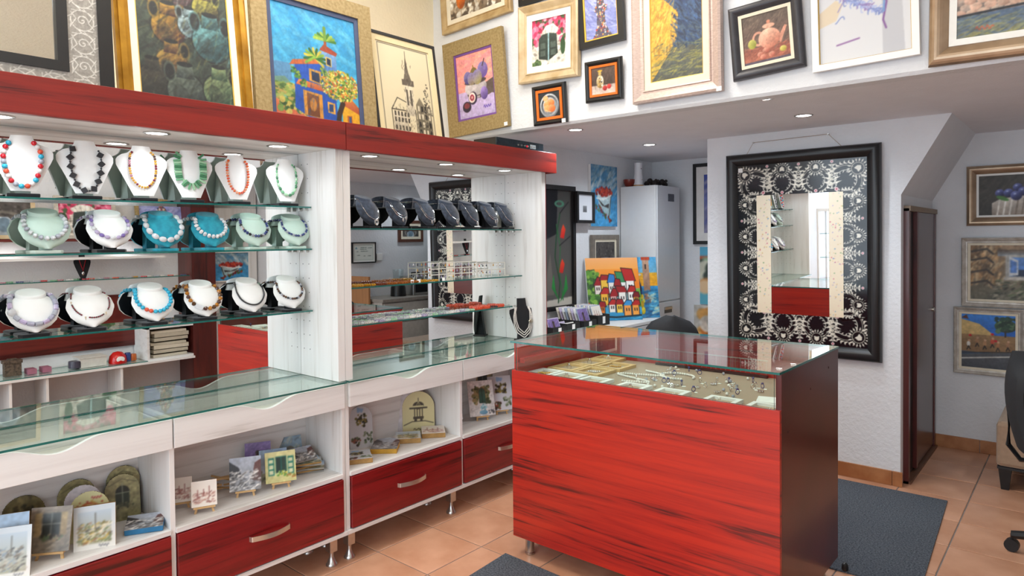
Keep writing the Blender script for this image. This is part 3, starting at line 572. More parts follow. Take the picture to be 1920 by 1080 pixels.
def art_house(H):
    a = Art(H, 170, '#4fb4dc', '#2aa0dc'); a.strokes(120, 0, .35 * H, 1, H, ['#5fc0e4', '#38a4d8', '#2f98d4', '#79cbe8'], .3, .05, -.6, 2, .3); a.grad('#5a8cb4', '#5a96c4', .33 * H, .48 * H, 0, .2); a.poly([(0, .2 * H), (0, .34 * H), (.12, .36 * H), (.2, .3 * H), (.24, .2 * H)], '#7a9a5a', '#6d9a90')
    a.dabs(130, 0, .12 * H, .24, .3 * H, ['#8aa24a', '#c9a85a', '#5f8038', '#a8b860', '#4a6a38'], .03, 4, .45); a.poly([(0, 0), (0, .16 * H), (.3, .1 * H), (.7, 0)], '#c4583c', '#e08050'); a.dabs(60, .05, .06, .5, .16 * H, ['#3f6a34', '#6f9a48', '#2c4a28', '#d9c060'], .03, 5)
    a.poly([(.22, .1 * H), (.24, .48 * H), (.56, .56 * H), (.7, .52 * H), (.72, .02 * H), (.4, .02 * H)], '#1c4fae', '#2358c0'); a.poly([(.56, .5 * H), (.56, .68 * H), (.74, .64 * H), (.74, .36 * H)], '#3f78cc', '#8ab8e4'); a.poly([(.54, .66 * H), (.6, .72 * H), (.76, .66 * H), (.74, .63 * H)], '#b0452a')
    a.poly([(.18, .47 * H), (.22, .52 * H), (.56, .58 * H), (.54, .53 * H)], '#c95c2c', '#e88444'); a.poly([(.24, .31 * H), (.28, .36 * H), (.6, .33 * H), (.56, .28 * H)], '#c4562a', '#f0904c')
    a.poly([(.4, .36 * H), (.4, .47 * H), (.54, .46 * H), (.54, .34 * H)], '#e0a040'); a.poly([(.43, .37 * H), (.43, .45 * H), (.52, .44 * H), (.52, .355 * H)], '#22304e'); a.poly([(.61, .53 * H), (.61, .61 * H), (.68, .6 * H), (.68, .52 * H)], '#e8c45c'); a.poly([(.625, .54 * H), (.625, .6 * H), (.67, .59 * H), (.67, .53 * H)], '#18284a')
    a.poly([(.32, .05 * H), (.32, .27 * H), (.54, .25 * H), (.54, .03 * H)], '#e0983a'); a.poly([(.36, .05 * H), (.36, .25 * H), (.5, .23 * H), (.5, .04 * H)], '#6e3a1c', '#8c5226'); a.ell(.43, .15 * H, .04, .07, '#c98438'); a.poly([(.6, .1 * H), (.6, .2 * H), (.69, .19 * H), (.69, .09 * H)], '#e8a848'); a.rect(.62, .11 * H, .67, .18 * H, '#29406e')
    a.poly([(.78, 0), (.78, .22 * H), (.9, .26 * H), (1, .18 * H), (1, 0)], '#e8a41c', '#f4bc2c'); a.poly([(.76, .2 * H), (.84, .3 * H), (1, .18 * H), (1, .12 * H)], '#b8502c', '#e08848'); a.rect(.84, .02 * H, .9, .1 * H, '#b05a24'); a.rect(.86, .02 * H, .89, .09 * H, '#3a5078')
    a.line([(.72, 0), (.74, .1 * H), (.79, .2 * H), (.77, .32 * H)], '#3a2418', .06); a.line([(.78, .22 * H), (.9, .28 * H)], '#3a2418', .025); a.line([(.78, .24 * H), (.66, .3 * H)], '#3a2418', .022)
    a.dabs(1100, .52, .22 * H, .99, .5 * H, ['#e8d84a', '#e0a83c', '#8fae3a', '#d9682c', '#f6ec8a', '#5f8a2c', '#4a6a28'], .0115, 9, 1, inside=lambda x, y: ((x - .77) / .24) ** 2 + ((y - .36 * H) / (.14 * H)) ** 2 < 1)
    a.rect(.6, .68 * H, .635, .75 * H, '#a8502c')
    for t in np.linspace(.2, 2.9, 9): a.line([(.615, .76 * H), (.615 + .13 * cos(t), .76 * H + .09 * sin(t) - .02)], ['#3f7a2c', '#7fae3c', '#a8c84c'][int(t * 3) % 3], .03)
    a.line([(.615, .76 * H), (.615, .87 * H)], '#6f9a34', .035)
    for t in np.linspace(-.6, 3.6, 12): a.line([(.48, .58 * H), (.48 + .12 * cos(t), .58 * H + .11 * sin(t) - .02)], ['#2f6a2c', '#8ab83c', '#d8c84c'][int(t * 3) % 3], .028)
    for x, y in ((.2, .46), (.24, .42), (.55, .5), (.3, .36)): a.dabs(16, x, (y - .06) * H, x + .06, y * H, ['#4f8a34', '#a0b83c', '#2f5a28'], .013, int(x * 90))
    a.strokes(120, .22, .05 * H, .72, .55 * H, ['#163f90', '#2c68cc', '#0f2f70'], .06, .012, 1.3, 8, .25); a.a *= .86; return a.noise(.045)
def art_church(H):
    a = Art(H, 150, '#cbbd9b', '#d0c3a4'); k = '#2c2620'; a.line([(.04, .03), (.96, .03), (.96, H - .03), (.04, H - .03), (.04, .03)], k, .008)
    a.line([(.18, .1 * H), (.18, .34 * H), (.3, .46 * H), (.5, .42 * H), (.62, .36 * H), (.62, .1 * H)], k, .012); a.poly([(.2, .1 * H), (.2, .32 * H), (.46, .32 * H), (.46, .1 * H)], '#9c907c', '#cfc2a8'); a.line([(.18, .34 * H), (.48, .34 * H)], k, .015)
    a.poly([(.46, .3 * H), (.46, .6 * H), (.61, .6 * H), (.61, .3 * H)], '#b0a48e', '#d9ccb2'); a.poly([(.42, .6 * H), (.42, .66 * H), (.64, .66 * H), (.64, .6 * H)], '#5a5044'); a.poly([(.46, .66 * H), (.49, .74 * H), (.525, .9 * H), (.56, .74 * H), (.6, .66 * H)], '#6b6152', '#3a332b'); a.line([(.525, .86 * H), (.53, .95 * H)], k, .008)
    for x in (.48, .55): a.rect(x, .4 * H, x + .03, .56 * H, '#4a4238')
    for x in np.arange(.22, .46, .06):
        for y in (.14, .22, .28): a.rect(x, y * H, x + .03, (y + .045) * H, '#3b342b')
    a.poly([(.64, .08 * H), (.64, .42 * H), (.72, .5 * H), (.8, .42 * H), (.92, .42 * H), (.92, .08 * H)], '#57503f', '#7b705c')
    for x in np.arange(.67, .92, .065):
        for y in (.12, .2, .28, .36): a.rect(x, y * H, x + .035, (y + .055) * H, ['#15120f', '#c8bca2'][int(x * 40 + y * 30) % 2])
    a.dabs(90, .76, .3 * H, .96, .66 * H, ['#2c2620', '#5a5044', '#8c8270'], .012, 3, inside=lambda x, y: abs(x - .86) < .1 * (1.1 - y / H)); a.strokes(200, .1, .02 * H, .94, .12 * H, [k, '#6f6454', '#a89c86'], .06, .008, .2, 4, .7); a.strokes(260, .2, .08 * H, .92, .4 * H, [k, '#57503f', '#cfc2a8'], .03, .007, 1.4, 5, .7); a.strokes(90, .44, .3 * H, .62, .84 * H, [k, '#6b6152', '#d9ccb2'], .04, .006, 1.5, 6, .7)
    return a
def art_grapes(H):
    a = Art(H, 84, '#3b3833', '#4a4640'); a.strokes(60, 0, 0, 1, H, ['#2c2a27', '#5a554c'], .2, .03, .8, 3, .3); a.poly([(.2, 0), (.2, .3 * H), (.34, .42 * H), (.9, .5 * H), (1, .44 * H), (1, 0)], '#9c8e80', '#dad2c6')
    for x in np.arange(.28, 1, .09): a.line([(x, 0), (x + .04, .4 * H)], ['#7c6e62', '#f2ece2', '#b8734a'][int(x * 100) % 3], .022)
    a.poly([(.8, 0), (.78, .3 * H), (1, .34 * H), (1, 0)], '#a86e3c', '#8a5630'); g = np.random.default_rng(3)
    for x, y, r in ((.32, .55, .07), (.45, .55, .075), (.56, .48, .085), (.58, .68, .07), (.66, .58, .075), (.75, .74, .075), (.83, .62, .085), (.93, .7, .08), (.92, .54, .08), (.74, .54, .07)): a.ell(x, y * H, r, r, '#1c1c44', '#6f78b8'); a.ell(x - .02, y * H + .03, r * .25, r * .2, '#a8b4dc')
    a.ell(.36, .42 * H, .1, .035, '#4f8040', rot=-.4); a.line([(.78, .86 * H), (1, .9 * H)], '#5d8a4a', .03); a.line([(.7, .5 * H), (1, .44 * H)], '#dcd8cc', .03); return a.noise(.05)
def art_window(H):
    a = Art(H, 84, '#6c6a5c', '#a08468'); a.strokes(120, 0, .3 * H, .42, H, ['#c49a6c', '#8c6a48', '#e0c498', '#5f4c3a'], .14, .03, 1.2, 3, .6); a.strokes(160, .3, 0, 1, .36 * H, ['#3f4a3c', '#6f7c5c', '#8a8878', '#2c332c', '#b4ac98'], .06, .02, .3, 4, .7); a.rect(.36, .8 * H, 1, .92 * H, '#94a0a8', '#6d5a4a')
    a.rect(.46, .4 * H, .98, .82 * H, '#b8b6b0'); a.rect(.5, .44 * H, .95, .78 * H, '#4a78c0', '#6f9cdc'); a.rect(.56, .44 * H, .9, .56 * H, '#2f3f58'); a.poly([(.5, .44 * H), (.5, .8 * H), (.62, .72 * H), (.62, .46 * H)], '#d8dce0'); a.poly([(.96, .44 * H), (.96, .8 * H), (.84, .72 * H), (.84, .46 * H)], '#d8dce0'); a.poly([(.52, .5 * H), (.52, .74 * H), (.6, .69 * H), (.6, .5 * H)], '#5f88cc'); a.poly([(.94, .5 * H), (.94, .74 * H), (.86, .69 * H), (.86, .5 * H)], '#5f88cc')
    a.rect(.72, .44 * H, .745, .78 * H, '#e4e6e8'); a.rect(.44, .37 * H, 1, .42 * H, '#c9c4ba'); 
    for y in (.88, .72, .5, .3): a.line([(.02, y * H), (.22, (y + .05) * H), (.3, (y - .04) * H)], '#4b443e', .03)
    return a.noise(.07)
def art_street(H):
    a = Art(H, 90, '#3f4650', '#2f72c8'); a.grad('#2a66c0', '#3f8ae0', .62 * H, H); a.poly([(0, .38 * H), (0, .9 * H), (.34, .82 * H), (.62, .62 * H), (.62, .38 * H)], '#c4a468', '#d8ba7c'); a.poly([(0, .92 * H), (.1, .98 * H), (.14, .9 * H)], '#6a3b2c'); a.rect(0, .3 * H, 1, .62 * H, '#8a6a4a', '#9c7c56'); a.ell(.82, .8 * H, .2, .14, '#2c3c34', '#4c6a4c'); a.dabs(50, .64, .7 * H, 1, .94 * H, ['#2f4a3a', '#5a7a58', '#243830'], .04, 2); a.rect(.8, .6 * H, .83, .72 * H, '#3a2f28')
    a.poly([(0, 0), (0, .24 * H), (1, .34 * H), (1, 0)], '#4c4f56', '#5c5f64'); a.line([(0, .16 * H), (.4, .2 * H), (1, .26 * H)], '#c8c6c0', .03); a.line([(0, .27 * H), (1, .34 * H)], '#3f3a34', .02)
    for x, y, c in ((.14, .44, '#e8e4dc'), (.3, .5, '#a87c58'), (.44, .46, '#b88a60'), (.58, .5, '#c8503c'), (.68, .44, '#b07850'), (.86, .46, '#a87c5c')):
        a.ell(x, y * H, .035, .06, c); a.ell(x + .01, y * H + .075, .026, .026, '#d0a484'); a.line([(x, y * H - .05), (x - .03, y * H - .13)], '#2c2824', .02); a.line([(x, y * H - .05), (x + .03, y * H - .12)], '#2c2824', .02)
    for x, y in ((.17, .6), (.58, .64), (.64, .52)): a.ell(x, y * H, .03, .025, '#c01c24')
    return a.noise(.05)
def art_tulip(H):
    a = Art(H, 72, '#5b5854', '#4b4a48'); a.poly([(0, .3 * H), (0, H), (.55, H), (.5, .62 * H), (.1, .56 * H)], '#15161c', '#0c0d12'); a.poly([(0, 0), (0, .05 * H), (1, .07 * H), (1, 0)], '#cfc8ba'); a.poly([(.1, .1 * H), (.3, .46 * H), (.42, .1 * H)], '#6f6a62')
    a.line([(.55, .03 * H), (.6, .2 * H), (.45, .42 * H), (.5, .6 * H), (.62, .8 * H)], '#1f4a2c', .035); a.line([(.7, .05 * H), (.58, .3 * H), (.62, .5 * H), (.5, .7 * H)], '#2c6a3a', .03); a.ell(.6, .88 * H, .12, .05, '#4f8a70', ring=.03); a.line([(.62, .8 * H), (.9, .9 * H)], '#101010', .02); a.line([(.6, .52 * H), (.95, .6 * H)], '#101010', .02)
    for x0, x1 in ((.4, .62), (.8, .62)): a.poly([(.6, .03 * H), (x0 - .06, .16 * H), (x0, .28 * H), (x0 + .06, .14 * H)], '#1e7a34', '#2c9a44')
    for x, y in ((.72, .66), (.68, .36)): a.poly([(x - .1, y * H - .16), (x - .06, y * H), (x, y * H + .1), (x + .08, y * H), (x + .02, y * H - .18)], '#c81e1a', '#f0502c')
    return a
def art_boat(H):
    a = Art(H, 72, '#3f9ad0', '#4f88b0'); a.strokes(80, 0, .6 * H, 1, H, ['#d8dcd8', '#8aa8b8', '#a8bcc0', '#5f90b0'], .2, .05, .6, 3, .5); a.strokes(60, 0, 0, 1, .5 * H, ['#2f8ac8', '#58b0e0'], .3, .04, .1, 4, .4)
    a.poly([(.2, .55 * H), (.3, .36 * H), (.66, .12 * H), (.72, .2 * H), (.76, .55 * H)], '#8fb4bc', '#d0e0e4'); a.poly([(.24, .46 * H), (.5, .34 * H), (.68, .38 * H), (.66, .3 * H), (.4, .34 * H)], '#3d3838'); a.line([(.66, .12 * H), (.76, .52 * H)], '#4a5458', .03)
    a.dabs(150, .18, .5 * H, .82, .64 * H, ['#8c1a1c', '#b02a24', '#6a1216', '#d04a30'], .03, 5, 1, inside=lambda x, y: ((x - .48) / .32) ** 2 + ((y - .56 * H) / (.08 * H)) ** 2 < 1); a.dabs(110, .16, .08 * H, .8, .36 * H, ['#8c1a1c', '#a83024', '#5f1216', '#46602c'], .025, 6, 1, inside=lambda x, y: abs((y - .1 * H) / (.24 * H) - (.7 - x) / .5) < .2)
    a.line([(.2, .46 * H), (.46, .44 * H), (.76, .52 * H)], '#e8f0f0', .03); return a.noise(.06)
def art_tower(H):
    a = Art(H, 60, '#453f3c', '#4b4542'); a.dabs(120, 0, 0, 1, H, ['#5a5350', '#2c2826', '#6f6864'], .03, 2); a.ell(.5, .4 * H, .32, .2, '#7c756c', ring=.06); a.poly([(.3, 0), (.3, .35 * H), (.42, .52 * H), (.58, .52 * H), (.72, .35 * H), (.72, 0)], '#9aa4ac', '#c0ccd8'); a.ell(.5, .3 * H, .14, .16, '#6a8090'); return a.noise(.08)
def art_village(H):
    a = Art(H, 130, '#2f8cc0', '#f8ab58'); a.grad('#ee7c14', '#f79a32', .5 * H, .82 * H); a.grad('#f9a850', '#f8b070', .82 * H, H); k = '#241618'
    a.rect(0, 0, 1, .2 * H, '#2a86b4', '#3f9cc8'); a.strokes(60, 0, 0, 1, .18 * H, ['#1f6f98', '#58b4d8', '#2f90bc'], .1, .03, .1, 3, .5); a.poly([(0, .1 * H), (0, .8 * H), (.16, .82 * H), (.26, .4 * H), (.2, .1 * H)], '#3f7a2c', '#4a5a2c'); a.dabs(110, 0, .14 * H, .22, .8 * H, ['#5f9a34', '#2c4f24', '#8ab848', '#3a6a2c'], .04, 5); a.poly([(0, .08 * H), (0, .3 * H), (.2, .14 * H), (.16, .06 * H)], '#d85a1c'); a.poly([(.8, .2 * H), (1, .2 * H), (1, .5 * H), (.82, .46 * H)], '#4c8a30', '#78b43c')
    def hs(x, y, w_, h, rc, wc, sl=.0, rh=.16):
        a.poly([(x, y), (x, y + h), (x + w_, y + h), (x + w_, y)], wc); a.poly([(x - .02, y + h), (x + sl, y + h + rh), (x + w_ + sl * .3 - .0, y + h + rh * .9), (x + w_ + .03, y + h)], rc); a.line([(x, y), (x, y + h), (x - .02, y + h), (x + sl, y + h + rh), (x + w_ + sl * .3, y + h + rh * .9), (x + w_ + .03, y + h), (x + w_, y + h), (x + w_, y)], k, .012)
        for t in (.3, .62): a.rect(x + w_ * t, y + h * .45, x + w_ * t + .02, y + h * .45 + .055, k)
    R1, R2 = '#9c1a1e', '#b82420'
    hs(.14, .42 * H, .12, .14 * H, R1, '#ecdfd4', .06, .15); hs(.26, .36 * H, .14, .28 * H, R1, '#f0c040', .02, .1); hs(.4, .4 * H, .12, .2 * H, '#2f7ac0', '#ece4dc', .03, .16); hs(.6, .42 * H, .16, .18 * H, '#3a8a54', '#f0ece6', -.06, .2); hs(.74, .42 * H, .16, .2 * H, R2, '#f4efe8', -.08, .24); hs(.52, .42 * H, .1, .12 * H, R1, '#e8a090', .02, .14)
    hs(.24, .24 * H, .14, .18 * H, R2, '#f0b83a', .07, .12); hs(.42, .26 * H, .12, .12 * H, R1, '#e4b0a8', .06, .15); hs(.58, .24 * H, .14, .2 * H, R1, '#f2ece4', -.05, .12); hs(.76, .28 * H, .13, .16 * H, R2, '#f6f2ea', .05, .12); hs(.86, .26 * H, .1, .1 * H, '#7c1418', '#e0a030', .02, .1)
    hs(.18, .12 * H, .12, .1 * H, R1, '#e87c24', .04, .1); hs(.38, .13 * H, .12, .12 * H, R2, '#f0e8dc', .06, .1); hs(.52, .12 * H, .12, .13 * H, R1, '#f2c84c', .02, .1); hs(.66, .07 * H, .14, .16 * H, '#3a90cc', '#f09c48', .06, .1); hs(.82, .07 * H, .13, .16 * H, R2, '#f0a040', .06, .1); a.line([(.1, .08 * H), (.5, .05 * H), (.98, .07 * H)], '#1c2a30', .03); return a
def art_lake(H):
    a = Art(H, 120, '#2f7aa8', '#3a9cd8'); a.rect(.0, .5 * H, .66, H, '#2a5f94', '#2f84cc'); a.poly([(.66, .52 * H), (.66, .74 * H), (1, .74 * H), (1, .52 * H)], '#f0a41c', '#f4b838'); a.poly([(.66, .74 * H), (.66, H), (1, H), (1, .74 * H)], '#7cc0e0', '#58aee0'); a.poly([(.5, .3 * H), (.5, .52 * H), (.64, .7 * H), (.7, .5 * H), (.7, .3 * H)], '#2a2c44', '#44406a')
    a.rect(.74, .24 * H, .86, .99 * H, '#8a6450', '#c8a084'); a.rect(.72, .95 * H, .88, H, '#c04a2c'); a.rect(.78, .8 * H, .81, .88 * H, '#3a2c28'); a.strokes(120, .0, 0, 1, .45 * H, ['#1f5f88', '#4fa0c8', '#2c4f78', '#3f8ab8'], .14, .03, .05, 4, .6); a.dabs(60, .5, .06 * H, .72, .4 * H, ['#e0c020', '#f4e048', '#5a8a30', '#d8a818'], .03, 5, 1.6); a.strokes(12, .48, .7 * H, .66, .92 * H, ['#eef2f4'], .1, .025, .2, 6, .9); a.strokes(40, .86, .08 * H, 1, .42 * H, ['#58b0d4', '#c8d8c0', '#2a6f98'], .12, .03, 0, 7, .7)
    return a.noise(.05)
def art_flag(H): return Art(H, 40, '#8a86a0', '#4a58a0').strokes(50, 0, 0, 1, H, ['#3f4a94', '#b0a8bc', '#6a70a8', '#d8c8c0'], .3, .08, .8, 3, .5).noise(.05)
def art_strip(H):
    a = Art(H, 30, '#62b4c8', '#58a8c8'); a.rect(0, .72 * H, 1, .85 * H, '#c8502c'); a.dabs(60, 0, .4 * H, 1, .74 * H, ['#3f5a44', '#8ab090', '#2c3a34', '#d8d4c0'], .2, 3); a.dabs(10, 0, .2 * H, 1, .4 * H, ['#d89050', '#e8c8a0'], .2, 4); return a
def art_rust(H): return Art(H, 40, '#b8b4ac', '#c4c0b8').dabs(60, .2, 0, 1, H, ['#d08a34', '#c46f2c', '#e0a85c', '#a8a49c', '#d8d4cc'], .16, 3).noise(.08)
def art_diploma(H):
    a = Art(H, 90, '#dfe4dc', '#e4e8e0'); a.line([(.05, .05), (.95, .05), (.95, H - .05), (.05, H - .05), (.05, .05)], '#a8b4a8', .01)
    for x0, x1, y in ((.1, .3, .78), (.36, .66, .8), (.36, .68, .7), (.3, .66, .58), (.78, .84, .56), (.16, .3, .3), (.44, .5, .3), (.7, .82, .34)): a.strokes(int(60 * (x1 - x0)) + 4, x0, y * H - .012, x1, y * H + .012, ['#6f7c74', '#88948c'], .05, .012, 0, 3, .8, .1)
    a.poly([(.8, .72 * H), (.86, .84 * H), (.92, .72 * H)], '#6a9ab0'); return a
def art_lace(nw, nh, W_, H_):
    """black glass panel with silver lace scrollwork and small rose beads"""
    asp = H_ / W_; a = Art(asp, nw, '#15161a', '#1d1f24'); S = '#e2dccd'; S2 = '#c0b9a8'
    def leaf(x, y, l, an, wd):
        c, q = cos(an), sin(an); a.poly([(x, y), (x + l * .5 * c - wd * q, y + l * .5 * q + wd * c), (x + l * c, y + l * q), (x + l * .5 * c + wd * q, y + l * .5 * q - wd * c)], S)
    def rose(x, y, r, rot):
        for k in range(18): leaf(x + r * .6 * cos(2 * pi * k / 18), y + r * .6 * sin(2 * pi * k / 18), r * .44, 2 * pi * k / 18, r * .075)
        a.ell(x, y, r * .56, r * .56, S2, ring=r * .07); a.poly([(x + r * .4 * cos(rot + q) * k2, y + r * .4 * sin(rot + q) * k2) for q, k2 in ((0, 1), (.9, .8), (2.2, .9), (pi, .35), (-2.2, .9), (-.9, .8))], S)
    def scroll(x, y, r, rot, sg):
        for k in range(11):
            t = rot + sg * (.45 + k * .22); q = r * (1.0 - .02 * k); cx, cy = x + q * cos(t), y + q * sin(t)
            for d in (-.75, .75): leaf(cx, cy, r * .27, t + d + sg * .5, r * .05)
        a.line([(x + r * .9 * cos(rot + sg * u), y + r * .9 * sin(rot + sg * u)) for u in np.linspace(.3, 2.7, 16)], S2, r * .035); a.line([(x + r * .62 * cos(rot + sg * u), y + r * .62 * sin(rot + sg * u)) for u in np.linspace(.3, 2.8, 14)], S, r * .04)
        for u in np.linspace(.5, 2.5, 6): leaf(x + r * .62 * cos(rot + sg * u), y + r * .62 * sin(rot + sg * u), r * .2, rot + sg * u + pi * .8, r * .035)
    def heart(x, y, r, rot):
        px_, py_ = x + r * .6 * cos(rot), y + r * .6 * sin(rot)
        for sg in (1, -1): scroll(x - r * .2 * cos(rot), y - r * .2 * sin(rot), r * .84, rot, sg)
        rose(px_, py_, r * .52, rot); bx, by = x - r * .8 * cos(rot), y - r * .8 * sin(rot); a.ell(bx, by, r * .1, r * .1, '#e8c4c4'); a.ell(bx, by, r * .045, r * .045, '#a03848')
    def spire(x, y, r, rot):
        c, s_ = cos(rot), sin(rot)
        for k, q in enumerate((.34, .28, .22, .16, .1)):
            cx, cy = x + r * (k * .36 - .6) * c, y + r * (k * .36 - .6) * s_; a.ell(cx, cy, r * q, r * q, S, ring=r * .06); a.ell(cx, cy, r * q * .4, r * q * .4, S2)
            for sg in (1, -1): leaf(cx, cy, r * (.8 - .12 * k), rot + sg * 1.25, r * .07)
        bx, by = x + r * 1.15 * c, y + r * 1.15 * s_; a.ell(bx, by, r * .12, r * .12, '#ecd0d0'); a.ell(bx, by, r * .05, r * .05, '#a03848')
    b = .135; m_ = .5
    for rot, y in ((pi / 2, asp - b), (-pi / 2, b)):
        for x in (.37, .63): heart(x, y, .132, rot)
        for x in (.25, .5, .75): spire(x, y, .10, rot)
    ys = np.linspace(.2, asp - .2, 9)
    for rot, x in ((pi, b), (0, 1 - b)):
        for k, y in enumerate(ys[1:-1]): (heart if k % 2 == 0 else spire)(x, y, .118 if k % 2 == 0 else .088, rot)
    for x, y, rot in ((.13, asp - .15, 2.36), (.87, asp - .15, .78), (.13, .15, -2.36), (.87, .15, -.78)): heart(x, y, .152, rot)
    for y in np.linspace(.3, asp - .3, 4):
        for x0, x1, sg in ((1, .82, 1), (0, .18, -1)): a.line([(x0, y + .06), (x1, y + .1), (x1 - sg * .02, y), (x1, y - .09), (x0, y - .06)], '#050506', .008)
    return a
def art_confetti(asp, seed):
    return Art(asp, 26, '#ead9bd', '#eddfc6').dabs(90, 0, 0, 1, asp, ['#3a78b8', '#c04a6a', '#5a8a4a', '#d8a0a0', '#8c7cc0', '#c8a04a'], .035, seed)
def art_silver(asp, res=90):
    """repousse silver sheet: relief painted as lit and shaded line pairs"""
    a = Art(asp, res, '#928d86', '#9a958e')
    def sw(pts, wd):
        p = np.array(pts); a.line(p + np.array([.006, -.006]), '#55504a', wd); a.line(p, '#c6c2bb', wd)  # offset dark line and pale line paint the shade and glint of embossing
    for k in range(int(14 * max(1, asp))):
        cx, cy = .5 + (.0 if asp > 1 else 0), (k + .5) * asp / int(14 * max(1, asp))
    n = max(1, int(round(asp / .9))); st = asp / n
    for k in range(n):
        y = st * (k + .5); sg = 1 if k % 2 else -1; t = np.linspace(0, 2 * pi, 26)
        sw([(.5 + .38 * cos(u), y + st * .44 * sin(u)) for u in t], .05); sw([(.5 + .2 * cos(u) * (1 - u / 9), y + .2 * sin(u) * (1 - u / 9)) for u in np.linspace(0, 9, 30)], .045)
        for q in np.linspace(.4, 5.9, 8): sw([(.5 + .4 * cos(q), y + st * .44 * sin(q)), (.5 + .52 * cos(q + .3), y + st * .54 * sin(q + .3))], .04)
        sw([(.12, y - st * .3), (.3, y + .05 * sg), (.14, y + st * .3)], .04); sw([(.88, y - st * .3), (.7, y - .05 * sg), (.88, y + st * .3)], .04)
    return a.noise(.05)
# ================================================================== framed pictures
M_back = mat('brown_backing_board', '#8a6f52', .9, var=.05)
def fmatl(n, c, rough=.45, metal=0.0, **k): return mat(n, c, rough, metal, **k)
F_beige = fmatl('speckled_beige_moulding', '#a38d62', .6, c2='#8a7446', scale=70)
F_gold = fmatl('gilt_moulding', '#bd8c2e', .3, .55, var=.15, scale=9, c2='#8a5f16')
F_champ = fmatl('champagne_moulding', '#d3bd9a', .4, .15, var=.1, scale=9, c2='#b09468', stretch=(1, 1, 1))
F_oak = fmatl('pale_gilded_moulding', '#c9ae80', .45, .1, var=.15, scale=12, c2='#a88a5c')
F_blk = fmatl('black_moulding', '#1b1a1b', .38, var=.05)
F_char = fmatl('charcoal_moulding', '#3d3c42', .35, .1, var=.1)
F_pink = fmatl('rosy_silver_moulding', '#d6c0b6', .35, .2, var=.12, scale=60, c2='#b79f94', stretch=(1, 1, 8))
F_bronze = fmatl('bronze_silver_moulding', '#b49c82', .28, .5, var=.1, scale=6, c2='#8a7058')
F_silv = fmatl('aged_silver_moulding', '#cfc9c0', .4, .25, var=.1, scale=30, c2='#b3aa9e')
F_grey = fmatl('grey_driftwood_moulding', '#857b70', .6, var=.15, scale=20)
F_white = fmatl('white_moulding', '#f3f1ee', .4, var=.01)
L_cream = mat('cream_linen_liner', '#eadfc8', .8, var=.03); L_white = mat('white_liner', '#f2f0ea', .7, var=.02); L_purple = mat('purple_liner', '#7a4f9c', .6, var=.05)
L_orange = mat('orange_liner', '#e6701c', .5, var=.05); L_yel = mat('yellow_liner', '#e0b23c', .5, var=.05); L_navy = mat('slate_blue_liner', '#3f4a6a', .6, var=.05); L_gold = mat('thin_gold_liner', '#c9a64a', .4, .4, var=.05)
def pic_matrix(bl, face, roll, lean):
    return Matrix.Translation(bl) @ Matrix.Rotation(radians(face), 4, 'Z') @ Matrix.Rotation(radians(-roll), 4, 'Y') @ Matrix.Rotation(radians(lean), 4, 'X')
def sweep(prof, W_, H_, a0=0.0):
    """profile of (inset, y) points swept round a rectangle"""
    b = MB(); v = []
    for i, y in prof:
        for x, z in ((i, i), (W_ - i, i), (W_ - i, H_ - i), (i, H_ - i)): v.append((x, y, z))
    n = len(prof); f = [(k * 4 + j, k * 4 + (j + 1) % 4, (k + 1) * 4 + (j + 1) % 4, (k + 1) * 4 + j) for k in range(n - 1) for j in range(4)]
    return b.add(v, f)
def prof(kind, fw, d=.014):
    if kind == 'flat': return [(0, .010), (0, -d), (fw, -d), (fw, -.002)]
    if kind == 'round': return [(0, .010), (0, -.002)] + [(fw * t, -.002 - d * sin(pi * (.12 + .88 * t) ** .9 * .97)) for t in np.linspace(.08, .95, 8)] + [(fw, -.003)]
    if kind == 'scoop': return [(0, .010), (0, -d), (fw * .18, -d * 1.25), (fw * .36, -d), (fw * .7, -d * .45), (fw * .86, -d * .4), (fw * .9, -d * .7), (fw, -d * .6), (fw, -.002)]
    if kind == 'step': return [(0, .010), (0, -d * .6), (fw * .22, -d * .6), (fw * .24, -d), (fw * .62, -d * 1.05), (fw * .66, -d * .6), (fw * .9, -d * .55), (fw, -d * .4), (fw, -.002)]
def picture(name, label, face, bl, W_, H_, roll, lean, kind, fw, fm, art, liners=(), cat='painting', d=.014, group=None, ptag=None, pm=None, artlabel=None):
    t = thing(name, label, cat, group=group, matrix=pic_matrix(bl, face, roll, lean))
    sweep(prof(kind, fw, d), W_, H_).build('frame', fm, t)
    i = fw
    for k, (lw, lm) in enumerate(liners):
        sweep([(i - .002, -.001), (i, -.0075 + .002 * k), (i + lw, -.006 + .002 * k), (i + lw, -.001)], W_, H_).build('liner', lm, t); i += lw
    w, h = W_ - 2 * i, H_ - 2 * i
    (art(h / w) if callable(art) else art).mesh('picture_print' if pm else 'painted_canvas', w + .004, h + .004, i - .002, i - .002, -.0018, pm or M_paint, t, label=artlabel)
    MB().box(.003, .0012, .003, W_ - .003, .0085, H_ - .003).build('backing', M_back, t)
    if ptag:
        tx, tz = ptag; MB().box(tx, -d * 1.3 - .0025, tz, tx + .026, -d * 1.3 - .0015, tz + .022).build('price_tag', M_tagw, t)
    return t
